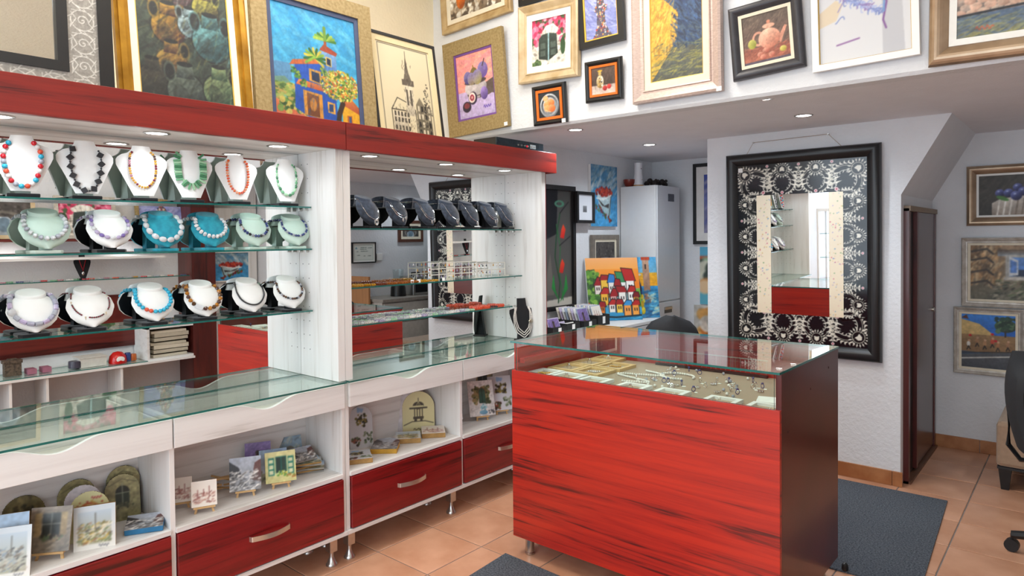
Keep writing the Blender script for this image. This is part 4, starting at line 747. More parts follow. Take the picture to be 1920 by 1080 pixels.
# on the white upper wall
picture('framed_painting', 'pale gilded frame with painted orange flower pots on a stone wall', 0, (-3.198, 3.094, 2.74), .587, .46, 2.7, 1, 'scoop', .05, F_oak, art_pots, [(.028, L_cream)])
picture('framed_painting', 'broad speckled beige frame with painted figs in a bowl on pink', 0, (-3.139, 3.092, 2.071), .504, .592, 2.4, 3.2, 'flat', .088, F_beige, art_figs, [(.013, L_purple)], ptag=(.475, .004))
picture('framed_painting', 'champagne frame with painted dark door under pink bougainvillea', 0, (-2.551, 3.09, 2.322), .422, .440, -2, 2, 'scoop', .055, F_champ, art_door, [(.036, L_white)], d=.02)
picture('framed_painting', 'dark framed picture with gold edge above the bougainvillea door painting, cut by photo top', 0, (-2.55, 3.09, 2.775), .40, .36, 2, 1, 'flat', .03, F_blk, art_tower, [(.012, L_gold)])
picture('framed_painting', 'black frame with painted speckled minaret dome on lilac sky', 0, (-2.121, 3.09, 2.444), .280, .35, .9, 3.5, 'flat', .034, F_blk, art_dome, [(.008, L_yel)])
picture('framed_painting', 'small black and orange frame with painted jug and two cherries', 0, (-2.087, 3.09, 2.150), .229, .219, -1.2, 4.5, 'round', .028, F_blk, art_jug, [(.012, L_orange)], d=.012)
picture('framed_painting', 'small black and orange frame with painted oranges in a silver dish', 0, (-2.448, 3.09, 2.068), .233, .222, -.3, 5, 'round', .026, F_blk, art_dish, [(.015, L_orange)], d=.012, ptag=(.208, -.002))
picture('framed_painting', 'large rosy silver frame with dark blue and yellow painted canvas', 0, (-1.787, 3.09, 2.102), .473, .64, .5, .5, 'scoop', .062, F_pink, art_night, [(.034, L_cream), (.004, L_gold)], d=.022, ptag=(.452, -.004))
picture('framed_painting', 'tilted charcoal frame with painted pink teapot and fruit', 0, (-1.263, 3.09, 2.138), .325, .335, 3.3, 3, 'round', .045, F_char, art_teapot, [(.014, L_cream)], d=.018)
picture('framed_print', 'white framed pale print with blue and violet line drawing', 0, (-.909, 3.09, 2.122), .401, .40, 1, 1.7, 'flat', .027, F_white, art_blueprint, [(.003, L_gold)], cat='print', pm=M_print)
picture('framed_painting', 'wide silver gilt frame with painted stone wall and blue road', 0, (-.482, 3.09, 2.073), .46, .40, -1.2, 3, 'round', .068, F_bronze, art_stone, [(.024, L_white)], d=.026)
# standing on top of the display cabinets
picture('framed_painting', 'gold framed dark painting of clay jugs standing on the cabinet top', 90, (-2.583, .928, 1.851), .500, .80, 0, -7.5, 'step', .05, F_gold, art_jugs, [(.024, L_cream), (.004, L_gold)], d=.02)
picture('framed_painting', 'broad beige frame with painted bright blue house and orange tree', 90, (-2.589, 1.442, 1.851), .617, .685, 0, -5, 'flat', .072, F_beige, art_house, [(.022, L_navy)])
picture('framed_drawing', 'thin black frame with ink drawing of a church and old houses', 90, (-2.583, 2.066, 1.851), .438, .60, 0, -8.7, 'flat', .014, F_blk, art_church, [(.03, mat('cream_mat_board', '#d6c59c', .8, var=.02))], cat='drawing', d=.012)
# silver mirror leaning at the far left
t = thing('silver_framed_mirror', 'mirror in embossed silver frame leaning on the cabinet top', 'mirror', matrix=pic_matrix((-2.60, .30, 1.851), 90, 0, -4))
sweep(prof('flat', .045, .02), .615, .80).build('outer_frame', F_blk, t)
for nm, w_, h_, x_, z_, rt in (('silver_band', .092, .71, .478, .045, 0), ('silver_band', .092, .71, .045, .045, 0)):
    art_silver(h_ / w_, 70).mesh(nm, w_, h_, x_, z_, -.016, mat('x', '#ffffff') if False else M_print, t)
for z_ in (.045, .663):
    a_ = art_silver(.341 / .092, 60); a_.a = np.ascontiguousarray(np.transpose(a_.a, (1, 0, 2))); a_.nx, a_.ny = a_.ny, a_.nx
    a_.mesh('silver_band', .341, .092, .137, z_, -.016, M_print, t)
b_ = sweep([(.137, -.016), (.137, -.022), (.170, -.022), (.172, -.006)], .615, .80).build('inner_frame', F_blk, t)
MB().box(.17, -.006, .17, .445, -.002, .63).build('mirror_glass', M_mirror, t)
MB().box(.004, 0, .004, .611, .010, .796).build('backing', M_back, t)
# on the wall behind the ottoman
picture('framed_painting', 'bronze silver frame with painted blue grapes on white cloth', 0, (-.607, 5.286, 1.473), .48, .385, 0, 1.5, 'round', .055, F_bronze, art_grapes, [(.012, L_white)], d=.02)
picture('framed_painting', 'silver frame with painted open blue window in a stone wall', 0, (-.632, 5.286, .952), .50, .445, 0, 1, 'scoop', .035, F_silv, art_window, [(.014, L_cream)])
picture('framed_painting', 'silver frame with painted street of children and blue sky', 0, (-.674, 5.286, .512), .372, .434, 0, 1, 'scoop', .030, F_silv, art_street, [(.014, L_cream)])
# left rear wall
picture('framed_glass_picture', 'tall black frame with painted red tulips on dark glass', 90, (-2.885, 3.66, .905), .435, .89, 0, 0, 'flat', .032, F_blk, art_tulip, cat='picture', d=.02, pm=M_print)
picture('framed_print', 'small black frame with tiny grey stamp on white mat', 90, (-2.845, 4.066, 1.529), .231, .232, 0, 0, 'flat', .022, F_blk, lambda H: Art(H, 50, '#e6e8ee', '#dfe2ea').rect(.36, .32 * H, .62, .56 * H, '#5a5c60', '#8a8c90'), cat='print', pm=M_print)
t = thing('canvas_painting', 'unframed blue canvas with painted boat full of red flowers', 'painting', matrix=pic_matrix((-2.875, 4.305, 1.508), 90, 0, 0))
MB().box(.0005, -.001, .0005, .3745, .022, .4715).build('stretcher', M_white, t); art_boat(.472 / .375).mesh('painted_canvas', .375, .472, 0, 0, -.0022, M_paint, t)
picture('framed_painting', 'grey framed dark painting partly behind the village painting', 90, (-2.88, 4.315, 1.03), .384, .412, 0, 0, 'flat', .035, F_grey, art_tower, [(.02, L_cream)])
# canvases standing on the low white cabinet, turned to the room
def canvas(name, label, p0, p1, H_, lean, art):
    p0, p1 = Vector(p0), Vector(p1); dxy = p1 - p0; w = dxy.length; ang = math.degrees(math.atan2(dxy.y, dxy.x))
    t = thing(name, label, 'painting', matrix=pic_matrix(tuple(p0), ang, 0, lean)); MB().box(.0005, -.001, .0005, w - .0005, .020, H_ - .0005).build('stretcher', M_white, t)
    art(H_ / w).mesh('painted_canvas', w, H_, 0, 0, -.0022, M_paint, t); return t
canvas('canvas_painting', 'bright canvas of red-roofed village houses under orange sky', (-2.80, 4.17, .802), (-2.555, 4.515, .802), .475, -12, art_village)
canvas('canvas_painting', 'blue lake canvas with tower standing behind the village painting', (-2.775, 4.345, .802), (-2.515, 4.71, .802), .47, -9, art_lake)
# far wall, half hidden by the partition
picture('framed_print', 'large black framed blue print half hidden by the partition', 0, (-2.507, 5.286, 1.358), .50, .665, 0, 0, 'flat', .028, F_blk, art_flag, [(.065, mat('white_mat_board', '#e4e0dc', .8, var=.02))], cat='print', pm=M_print)
t = thing('canvas_painting', 'narrow turquoise canvas hanging low beside the partition', 'painting', matrix=pic_matrix((-2.448, 5.276, .864), 0, 0, 0))
MB().box(.0005, -.001, .0005, .2995, .02, .4715).build('stretcher', M_white, t); art_strip(.472 / .3).mesh('painted_canvas', .3, .472, 0, 0, -.0022, M_paint, t)
t = thing('canvas_painting', 'grey canvas with orange rust blotches below the turquoise canvas', 'painting', matrix=pic_matrix((-2.502, 5.276, .46), 0, 0, 0))
MB().box(.0005, -.001, .0005, .3495, .02, .3945).build('stretcher', M_white, t); art_rust(.395 / .35).mesh('painted_canvas', .35, .395, 0, 0, -.0022, M_paint, t)

# ------------------------------------------------------------------ the big ornate wall mirror
OW, OH, ofw = .900, 1.250, .074
t = thing('ornate_wall_mirror', 'tall ornate mirror in black frame with silver lace panel', 'mirror', matrix=pic_matrix((-1.790, 4.284, .692), 0, 0, 1.2))
sweep(prof('round', ofw, .034), OW, OH).build('frame', F_blk, t, True)
art_lace(290, 0, OW - 2 * ofw, OH - 2 * ofw).mesh('lace_panel', OW - 2 * ofw + .004, OH - 2 * ofw + .004, ofw - .002, ofw - .002, -.003, mat('x', '#fff') if False else paint_mat('lacquered_glass', .12, 0), t, label='black glass panel with silver lace scrollwork')
gx = -1.790; gz = .692
for xa, xb, sd in ((-1.596, -1.508, 3), (-1.168, -1.090, 8)):
    art_confetti((1.676 - .938) / (xb - xa), sd).mesh('patterned_strip', xb - xa, 1.676 - .938, xa - gx, .938 - gz, -.0052, M_print, t, label='cream strip with small coloured flecks')
MB().box(-1.507 - gx, -.0046, .938 - gz, -1.169 - gx, -.0031, 1.676 - gz).build('mirror_glass', M_mirror, t)
MB().box(.004, .0005, .004, OW - .004, .0095, OH - .004).build('backing', M_back, t)
MB().box(.079, -.006, OH - .115, .107, -.005, OH - .088).build('price_tag', M_tagw, t)
MB().tube([(.13, -.004, OH - .01), (.175, .0, OH + .068), (.62, .0, OH + .075), (.70, -.004, OH - .01)], .0015, 5).build('hanging_cord', mat('brown_cord', '#9c8468', .8), t)
for x_ in (.175, .62): MB().cyl((x_, .010, OH + (.068 if x_ < .3 else .075)), (x_, -.008, OH + (.068 if x_ < .3 else .075)), .0045, 8).build('nail', M_steel, t)
# ================================================================== necklace busts and necklaces
def shell(rows, ncol, fn, th, mats, name, parent, back_mi=1, smooth=True):
    """closed shell from fn(row, u) -> point on the front; back offset along +Y by th"""
    n = len(rows); v = []
    for k in range(2):
        for r in rows:
            for u in np.linspace(-1, 1, ncol):
                p = fn(r, u); v.append((p[0] * (1 - .04 * k), p[1] + th * k, p[2]))
    b = MB(); N0 = n * ncol; q = lambda k, i, j: k * N0 + i * ncol + j
    f = [(q(0, i, j), q(0, i, j + 1), q(0, i + 1, j + 1), q(0, i + 1, j)) for i in range(n - 1) for j in range(ncol - 1)]; b.add(v, f, 0); m0 = len(b.v)
    g = [(q(1, i, j), q(1, i + 1, j), q(1, i + 1, j + 1), q(1, i, j + 1)) for i in range(n - 1) for j in range(ncol - 1)]
    rim = [(i, 0) for i in range(n)] + [(n - 1, j) for j in range(1, ncol)] + [(i, ncol - 1) for i in range(n - 2, -1, -1)] + [(0, j) for j in range(ncol - 2, 0, -1)]
    b.f += g; b.mi += [back_mi] * len(g)
    for a, c in zip(rim, rim[1:] + rim[:1]): b.f.append((q(0, *a), q(0, *c), q(1, *c), q(1, *a))); b.mi.append(0)
    return b.build(name, mats, parent, smooth)
FZ = [.020, .06, .10, .13, .147, .160, .172, .178, .190, .205]; FW = [.034, .052, .070, .085, .0875, .081, .066, .047, .034, .029]
RZ = [.016, .030, .050, .080, .108, .125]; RF = [.064, .062, .056, .045, .030, .020]; RW = [.012, .042, .062, .074, .066, .045]
def flat_y(x, z):
    hw = np.interp(z, FZ, FW); return -.034 + (z - .02) * .16 - .010 * (1 - min(1, abs(x) / max(hw, .01)) ** 2)
def round_y(x, z):
    hw = np.interp(z, RZ, RW); return -np.interp(z, RZ, RF) + .024 * min(1.3, abs(x) / max(hw, .012)) ** 2
M_wleather = mat('white_leatherette', '#eef0ee', .42, var=.01); M_mint = mat('mint_leatherette', '#bfd8cb', .5, var=.02); M_turq = mat('turquoise_suede', '#2aa0b4', .9, var=.2, scale=40, c2='#1f8398', sheen=.3)
M_greyback = mat('sage_grey_felt', '#c6d4c9', .9, var=.03); M_slate = mat('slate_velvet', '#3f4858', .9, var=.25, scale=60, c2='#262d38', sheen=.5); M_navyback = mat('dark_navy_felt', '#1d2733', .9, var=.05)  # sage felt lightened in colour to stand in for light off the mirror
FACE = {}
def flat_bust(label, y, rz, x=-2.688, z=1.570):
    t = thing('necklace_bust', label, 'bust', group='white busts on the top glass shelf', matrix=Matrix.Translation((x, y, z)) @ Matrix.Rotation(radians(90 + rz), 4, 'Z'))
    rows = np.concatenate([np.linspace(.020, .150, 9), np.linspace(.156, .205, 10)])
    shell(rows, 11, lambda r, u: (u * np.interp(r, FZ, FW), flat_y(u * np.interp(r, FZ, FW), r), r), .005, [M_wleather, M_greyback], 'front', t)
    MB().prism([(-.028, .010), (.030, .010), (.030, .013), (.004, .17), (-.002, .17)], -.02, .02, 0).build('back_strut', M_greyback, t)
    MB().box(-.045, -.047, 0, .045, .040, .0125).build('base', M_blackv, t, bevel=.003); FACE[t.name] = (flat_y, FZ, FW); return t
def round_bust(label, x, y, z, rz, fm, bm_, sm, group, s=1.0):
    t = thing('necklace_bust', label, 'bust', group=group, matrix=Matrix.Translation((x, y, z)) @ Matrix.Rotation(radians(90 + rz), 4, 'Z') @ Matrix.Scale(s, 4))
    shell(np.linspace(.016, .125, 14), 13, lambda r, u: (u * np.interp(r, RZ, RW), round_y(u * np.interp(r, RZ, RW), r), r), .006, [fm, bm_], 'chest', t)
    nk = MB().lathe([(.048, .100), (.044, .115), (.0425, .128), (.0425, .138), (.0405, .1415), (.035, .1415), (.001, .141)], (0, .010, 0), 24, 1.0, .78)
    nk.v = [(x_, y_, z_ + (max(0, z_ - .112) / .029) * .36 * (y_ - .012)) for x_, y_, z_ in nk.v]; nk.build('neck', fm, t, True)
    MB().box(-.016, -.034, .010, .016, -.002, .095).build('stem', sm, t)
    MB().prism([(-.046, -.038), (-.036, -.056), (.036, -.056), (.046, -.038), (.046, .030), (.034, .042), (-.034, .042), (-.046, .030)], 0, .011, 2).build('base', sm, t, bevel=.003); return t
def loop_round(a=.056, zb=.053, off=.0):
    pts = []
    for ph in np.radians(np.linspace(-178, 178, 90)):
        d = abs(ph); e = radians(118); zc = .100; b = zc - zb
        if d <= e: x = a * sin(ph); z = zc - b * cos(ph); y = round_y(x, z) - off
        else:
            t = (d - e) / (pi - e); xe = a * sin(e); ze = zc - b * cos(e); ye = round_y(xe, ze) - off; x = math.copysign(1, ph) * (xe * cos(t * pi / 2) + off * .5 * sin(pi * t)); z = ze + .006 * t; y = ye + (.050 - ye) * sin(t * pi / 2)
        pts.append((x, y, z))
    return pts
def loop_flat(w=.047, zb=.036, off=.0):
    ctrl = [(.030, .183, 1), (.040, .172, 0), (w, .15, 0), (w * 1.02, .12, 0), (w * .9, .085, 0), (w * .62, zb + .016, 0), (w * .3, zb + .003, 0), (0, zb, 0)]; c = np.array(ctrl); k = np.arange(len(c)); q = np.linspace(0, len(c) - 1, 46)
    xs, zs = np.interp(q, k, c[:, 0]), np.interp(q, k, c[:, 1])
    for arr in (xs, zs): arr[1:-1] = (arr[:-2] + 2 * arr[1:-1] + arr[2:]) / 4
    half = [(x, flat_y(x, z) - off, z) for x, z in zip(xs, zs)]; return [(-x, y, z) for x, y, z in half] + half[::-1][1:]
BM = {}
def bead_mesh(shape, r, m):
    key = (shape, round(r, 5), m.name)
    if key in BM: return BM[key]
    b = MB()
    if shape == 'ball': b.ball((0, 0, 0), r, 10, 7)
    elif shape == 'disc': b.ball((0, 0, 0), r, 10, 6, (1, .5, .8))
    elif shape == 'oval': b.ball((0, 0, 0), r, 10, 6, (1.15, .55, .85))
    elif shape == 'barrel': b.cyl((-r, 0, 0), (-r * .5, 0, 0), r * .62, 8, r * .8); b = MB(); b.tube([(-r, 0, 0), (-r * .8, 0, 0), (r * .8, 0, 0), (r, 0, 0)], [r * .5, r * .72, r * .72, r * .5], 8)
    elif shape == 'nugget':
        b.ball((0, 0, 0), r, 7, 5); g = random.Random(int(r * 1e5)); b.v = [tuple(c * g.uniform(.75, 1.2) for c in v) for v in b.v]
    elif shape == 'diamond': b.prism([(-r, 0), (0, -r), (r, 0), (0, r)], -r * .28, r * .28, 1)
    elif shape == 'stick': b.box(-r * .26, -r * .2, -r * .2, r * .26, r * .2, r * 1.55)
    elif shape == 'tooth': b.prism([(-r * .3, 0), (r * .3, 0), (r * .1, -r * 1.2), (0, -r * 1.5)], -r * .2, r * .2, 1)
    elif shape == 'box': b.box(-r, -r * .5, -r * .6, r, r * .5, r * .6)
    me = b.mesh('bead', m, shape in ('ball', 'disc', 'oval', 'barrel', 'nugget')); BM[key] = me; return me
def bead_frame(p, t, flip=False):
    t = Vector(t).normalized(); n = Vector((0, 1, 0)); n = (n - n.dot(t) * t); n = n.normalized() if n.length > 1e-4 else Vector((1, 0, 0)); b = t.cross(n)
    m = Matrix((t, n, b)).transposed().to_4x4(); m.translation = p; return m
def necklace(bust, label, path, seq, spacing=1.0, cord=None, name='necklace', closed=True):
    """seq: cyclic list or function(i, s) -> (shape, r, material); beads follow the path at their own length"""
    t = thing(name, label, 'necklace', matrix=WM[bust.name]); P = np.array(path); seg = np.linalg.norm(np.diff(P, axis=0), axis=1); S = np.concatenate([[0], np.cumsum(seg)]); s = 0.0; i = 0; L = S[-1]
    if cord: MB().tube([tuple(p) for p in P], cord[0], 6).build('cord', cord[1], t, True)
    while s < L:
        sh, r, m = seq(i, s / L) if callable(seq) else seq[i % len(seq)]
        step = r * {'stick': .62, 'oval': 2.3, 'barrel': 2.02, 'tooth': 3, 'box': 2.05, 'disc': 2.0}.get(sh, 2.0) * spacing
        c = s + step / 2
        if c > L: break
        p = [np.interp(c, S, P[:, k]) for k in range(3)]; q0 = [np.interp(max(0, c - .004), S, P[:, k]) for k in range(3)]; q1 = [np.interp(min(L, c + .004), S, P[:, k]) for k in range(3)]
        if sh == 'tooth': mt = Matrix.Translation(p)
        else: mt = bead_frame(p, np.array(q1) - np.array(q0))
        if sh == 'stick':
            tv = (Vector(q1) - Vector(q0)).normalized(); out = Vector((tv.z, 0, -tv.x)); out = out if out.dot(Vector((p[0], 0, p[2] - .12))) > 0 else -out; yy = out.cross(tv).normalized(); mt = Matrix((tv, yy, out)).transposed().to_4x4(); mt.translation = p
        link('bead', bead_mesh(sh, r, m), t, matrix=mt); s += step; i += 1
    return t
B = lambda n, c, r=.18: mat('bead_' + n, c, r, var=.06, scale=120, spec=.6)
b_tq, b_red, b_wh, b_cor, b_gry, b_blk = B('turquoise', '#2fb4d8'), B('red', '#d01c2c'), B('howlite', '#e6e4e2'), B('coral', '#e0583c'), B('marble_grey', '#a9adb8'), B('onyx', '#26282e', .3)
b_gold, b_mar, b_pink, b_grn, b_grn2, b_or, b_or2 = B('mookaite', '#d9a33c'), B('maroon', '#7c2436'), B('rose', '#c98a9a'), B('aventurine', '#6fae82', .3), B('deep_green', '#3f8058', .3), B('carnelian', '#e8703c'), B('apricot', '#f2a880')
b_clr, b_lil, b_ame, b_navy, b_sil, b_te, b_te2, b_brn, b_agt, b_pearl, b_silver = gem('bead_crystal', '#f2f6f8'), gem('bead_lilac', '#cdbfe2'), gem('bead_amethyst', '#8f78c4'), B('sodalite', '#34437c'), B('hematite', '#4c5058', .15), B('tiger_eye', '#b87824', .2), B('dark_tiger', '#5a3a1c', .2), B('brown_seed', '#5c4038'), B('lilac_agate', '#a4a4b8', .3), mat('pearl', '#efe9e2', .22, .05, var=.03, coat=.6), mat('polished_silver', '#e6e6e8', .16, 1.0, var=.02)
b_bone = B('bone', '#d8c8ac', .4); b_jade = B('jade', '#a9d6ae', .25)
rs = random.Random(4)
# ---- top shelf
r1 = [('large turquoise, red and white beads', .663), ('black diamond beads', .847), ('small gold and maroon beads', 1.033), ('green stick beads', 1.207), ('orange beads', 1.398), ('green oval beads', 1.620)]
N1 = []
for k, (d, y) in enumerate(r1): N1.append(flat_bust('white leather bust under the necklace of ' + d, y, -10 + k * 1.0))
necklace(N1[0], 'necklace of large turquoise, red and white beads', loop_flat(.050, .034, .008), lambda i, s: ('ball', .0083, [b_tq, b_red, b_wh, b_red, b_gry, b_tq, b_cor, b_wh, b_red, b_gry, b_tq, b_cor, b_wh][i % 13]))
necklace(N1[1], 'necklace of flat black diamond beads', loop_flat(.046, .028, .006), lambda i, s: ('diamond', .0125, b_blk) if i % 2 == 0 else ('ball', .0035, b_blk))
necklace(N1[2], 'thin necklace of small gold and maroon beads', loop_flat(.043, .050, .005), lambda i, s: ('nugget', .0046, [b_gold, b_mar, b_gold, b_pink, b_gold, b_brn][rs.randrange(6)]))
necklace(N1[3], 'collar necklace of radiating green stone sticks', loop_flat(.036, .072, .006), lambda i, s: ('stick', .0150, [b_grn, b_grn2, b_grn, b_jade][i % 4]))
necklace(N1[4], 'necklace of orange carnelian beads', loop_flat(.042, .045, .006), lambda i, s: ('nugget', .0056, [b_or, b_or2, b_or, b_cor][i % 4]))
necklace(N1[5], 'necklace of green oval stones growing larger downwards', loop_flat(.044, .046, .006), lambda i, s: ('oval', .0045 + .0035 * sin(pi * s), [b_grn, b_jade, b_grn2][i % 3]))
# ---- middle shelf
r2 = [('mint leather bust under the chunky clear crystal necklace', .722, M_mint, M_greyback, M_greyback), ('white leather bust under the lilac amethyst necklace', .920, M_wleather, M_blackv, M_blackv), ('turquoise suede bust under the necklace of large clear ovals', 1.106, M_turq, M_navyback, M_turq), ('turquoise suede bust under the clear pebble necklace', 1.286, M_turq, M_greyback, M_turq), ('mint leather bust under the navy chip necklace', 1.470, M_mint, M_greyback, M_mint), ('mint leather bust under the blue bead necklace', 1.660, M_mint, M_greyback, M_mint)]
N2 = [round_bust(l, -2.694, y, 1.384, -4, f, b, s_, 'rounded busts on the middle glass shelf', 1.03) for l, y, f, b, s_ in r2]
necklace(N2[0], 'chunky necklace of clear crystal chunks', loop_round(.058, .050, .007), lambda i, s: ('nugget', .0082, [b_clr, b_clr, b_gry][i % 3]))
necklace(N2[1], 'necklace of faceted lilac amethyst beads', loop_round(.057, .050, .007), lambda i, s: ('oval', .0078, [b_lil, b_ame, b_lil, b_clr][i % 4]))
necklace(N2[2], 'necklace of large flat clear ovals', loop_round(.061, .042, .006), lambda i, s: ('oval', .0118, b_clr), cord=(.0012, b_gry))
necklace(N2[3], 'necklace of clear and milky pebbles', loop_round(.056, .054, .006), lambda i, s: ('nugget', .0078, [b_clr, b_wh][i % 2]))
necklace(N2[4], 'necklace of navy and black stone chips with silver barrel', loop_round(.055, .055, .005), lambda i, s: ('barrel', .010, b_silver) if abs(s - .3) < .02 else ('nugget', .0058, [b_navy, b_blk, b_gry, b_navy][i % 4]))
necklace(N2[5], 'necklace of small round blue beads', loop_round(.055, .056, .004), lambda i, s: ('ball', .0050, [b_navy, b_navy, b_gry][i % 3]))
# ---- lower shelf
r3 = [('grey lilac agate necklace', .682), ('brown seed necklace with pale tooth charms', .852), ('turquoise necklace with four coral beads', 1.062), ('tiger eye necklace', 1.252), ('plain black cord necklace', 1.447), ('dark pearl necklace', 1.632)]
N3 = [round_bust('white leather bust on black stand under the ' + l, -2.694, y, 1.110, -3, M_wleather, M_navyback, M_blackv, 'rounded white busts on the lower glass shelf', 1.03) for l, y in r3]
necklace(N3[0], 'heavy necklace of grey lilac agate barrels', loop_round(.062, .043, .008), lambda i, s: ('nugget', .0135, b_clr) if i == 6 else ('barrel', .0105, [b_agt, b_gry, b_lil][i % 3]))
necklace(N3[1], 'thin brown seed necklace with pale tooth charms', loop_round(.057, .048, .004), lambda i, s: ('tooth', .0075, b_bone) if i % 9 == 4 else ('disc', .0036, [b_brn, b_mar][i % 2]), spacing=.9)
necklace(N3[2], 'turquoise bead necklace with four coral beads', loop_round(.059, .051, .0065), lambda i, s: ('ball', .0075, b_cor if .36 < s < .455 else b_tq))
necklace(N3[3], 'chunky tiger eye necklace with clear centre stone', loop_round(.061, .046, .008), lambda i, s: ('box', .0140, b_clr) if abs(s - .40) < .024 else ('nugget', .0085, [b_te, b_te2, b_te, b_brn][i % 4]))
necklace(N3[4], 'plain thick black cord necklace with silver clasp', loop_round(.056, .045, .0045), lambda i, s: ('box', .0065, b_silver) if i == 4 else ('disc', .0022, b_blk), spacing=14, cord=(.0034, b_blk))
necklace(N3[5], 'necklace of small dark pearls', loop_round(.056, .056, .0045), lambda i, s: ('ball', .0049, [b_te2, b_blk, b_gry, b_brn][i % 4]))
# ---- black velvet busts in the right cabinet
vy = [1.868, 2.052, 2.232, 2.425, 2.610, 2.765, 2.925, 3.068]
pend = ['looped ring', 'twin drop', 'two flat discs', 'leaf cluster', 'round medallion', 'paired drop', 'small cross', 'plain bar']
for k, y in enumerate(vy):
    pn = pend[(k - 1) % 8] if k else 'plain bar'
    t = round_bust(f'dark slate velvet bust with silver {pn} pendant', -2.684, y, 1.475, 12, M_slate, M_blackv, M_blackv, 'velvet busts on the upper glass shelf', 1.10)
    n = thing('pendant_necklace', f'thin silver chain with {pn} pendant on dark bust', 'necklace', matrix=WM[t.name])
    zb = .040 if k % 2 else .048; lp = loop_round(.048, zb, .002); MB().tube(lp, .0014, 5, False).build('chain', b_silver, n, True)
    yb = round_y(0, zb) - .005
    if pn == 'looped ring':
        for r_ in (.013, .008): MB().tube([(r_ * cos(u), yb - .002, zb - .012 + r_ * sin(u)) for u in np.linspace(0, 2 * pi, 17)[:-1]], .0022, 6, True).build('pendant', b_silver, n, True)
    elif pn == 'small cross': MB().box(-.0025, yb - .003, zb - .026, .0025, yb, zb).box(-.009, yb - .003, zb - .011, .009, yb, zb - .006).build('pendant', b_silver, n)
    elif pn in ('two flat discs', 'paired drop', 'twin drop'):
        MB().tube(loop_round(.043, zb + .012, .003), .0009, 5).build('chain', b_silver, n, True)
        for dx, dz in ((-.010, -.008), (.011, .0)): MB().ball((dx, yb - .001, zb + dz), .0085, 10, 6, (.8, .3, 1.1)).build('pendant', b_silver, n, True)
    elif pn == 'leaf cluster':
        for dx, dz in ((-.008, -.01), (.008, -.008), (0, -.016)): MB().ball((dx, yb, zb + dz), .009, 8, 5, (.55, .25, 1)).build('pendant', b_silver, n, True)
    elif pn == 'plain bar': MB().box(-.002, yb - .003, zb - .024, .002, yb, zb).build('pendant', b_silver, n)
    else: MB().ball((0, yb, zb - .012), .012, 12, 6, (1, .25, 1)).build('pendant', b_silver, n, True)
# ---- flat black board bust with pearl strands, on the glass counter
t = thing('necklace_bust', 'flat black board bust with three pearl strands on the glass counter', 'bust', matrix=Matrix.Translation((-2.565, 3.105, .8085)) @ Matrix.Rotation(radians(66), 4, 'Z') @ Matrix.Diagonal((1.12, 1, 1, 1)))
PZ = [.012, .03, .07, .13, .165, .182, .190, .195, .21, .255]; PW = [.022, .030, .045, .066, .075, .076, .072, .040, .028, .025]
shell(np.concatenate([np.linspace(.012, .186, 11), np.linspace(.19, .255, 8)]), 9, lambda r, u: (u * np.interp(r, PZ, PW), -.02 + r * .14 - .006 * (1 - u * u), r), .006, [M_blackv, M_blackv], 'front', t)
MB().prism([(-.012, .010), (.045, .010), (.045, .014), (.022, .17), (.014, .17)], -.014, .014, 0).build('back_strut', M_blackv, t); MB().box(-.030, -.026, 0, .030, .052, .0115).build('base', M_black, t, bevel=.003)
for k in range(3):
    w_ = .040 + .006 * k; zb = .052 - .014 * k
    pts = []
    for u in np.linspace(-1, 1, 50):
        a_ = abs(u); x = math.copysign(np.interp(a_, [0, .25, .5, .75, 1], [0, w_ * .72, w_, w_ * 1.04, w_ * .8]), u); z = np.interp(a_, [0, .25, .5, .75, 1], [zb, zb + .03, zb + .075, zb + .125, .205]); pts.append((x, -.02 + z * .14 - .006 * (1 - (x / max(.03, np.interp(z, PZ, PW))) ** 2) - .004, z))
    necklace(t, ['inner', 'middle', 'outer'][k] + ' strand of pearls on the flat black bust', pts, lambda i, s: ('ball', .0029, b_pearl), name='pearl_necklace')
c_ = MB().ball((.040, -.020, .120), .0125, 8, 5, (1, .5, 1)); cc = c_.build('brooch', mat('pave_silver', '#d8d0bc', .2, .7, var=.3, scale=400), None, True); cc.matrix_world = WM[t.name]; tag(cc, 'round sparkling silver brooch clasp on the pearl strands', 'brooch')
ORD = ['first', 'second', 'third', 'fourth', 'fifth', 'sixth', 'seventh', 'eighth', 'ninth', 'tenth', 'eleventh', 'twelfth', 'thirteenth', 'fourteenth', 'fifteenth', 'sixteenth', 'seventeenth', 'eighteenth', 'nineteenth', 'twentieth', 'twenty-first', 'twenty-second', 'twenty-third', 'twenty-fourth']
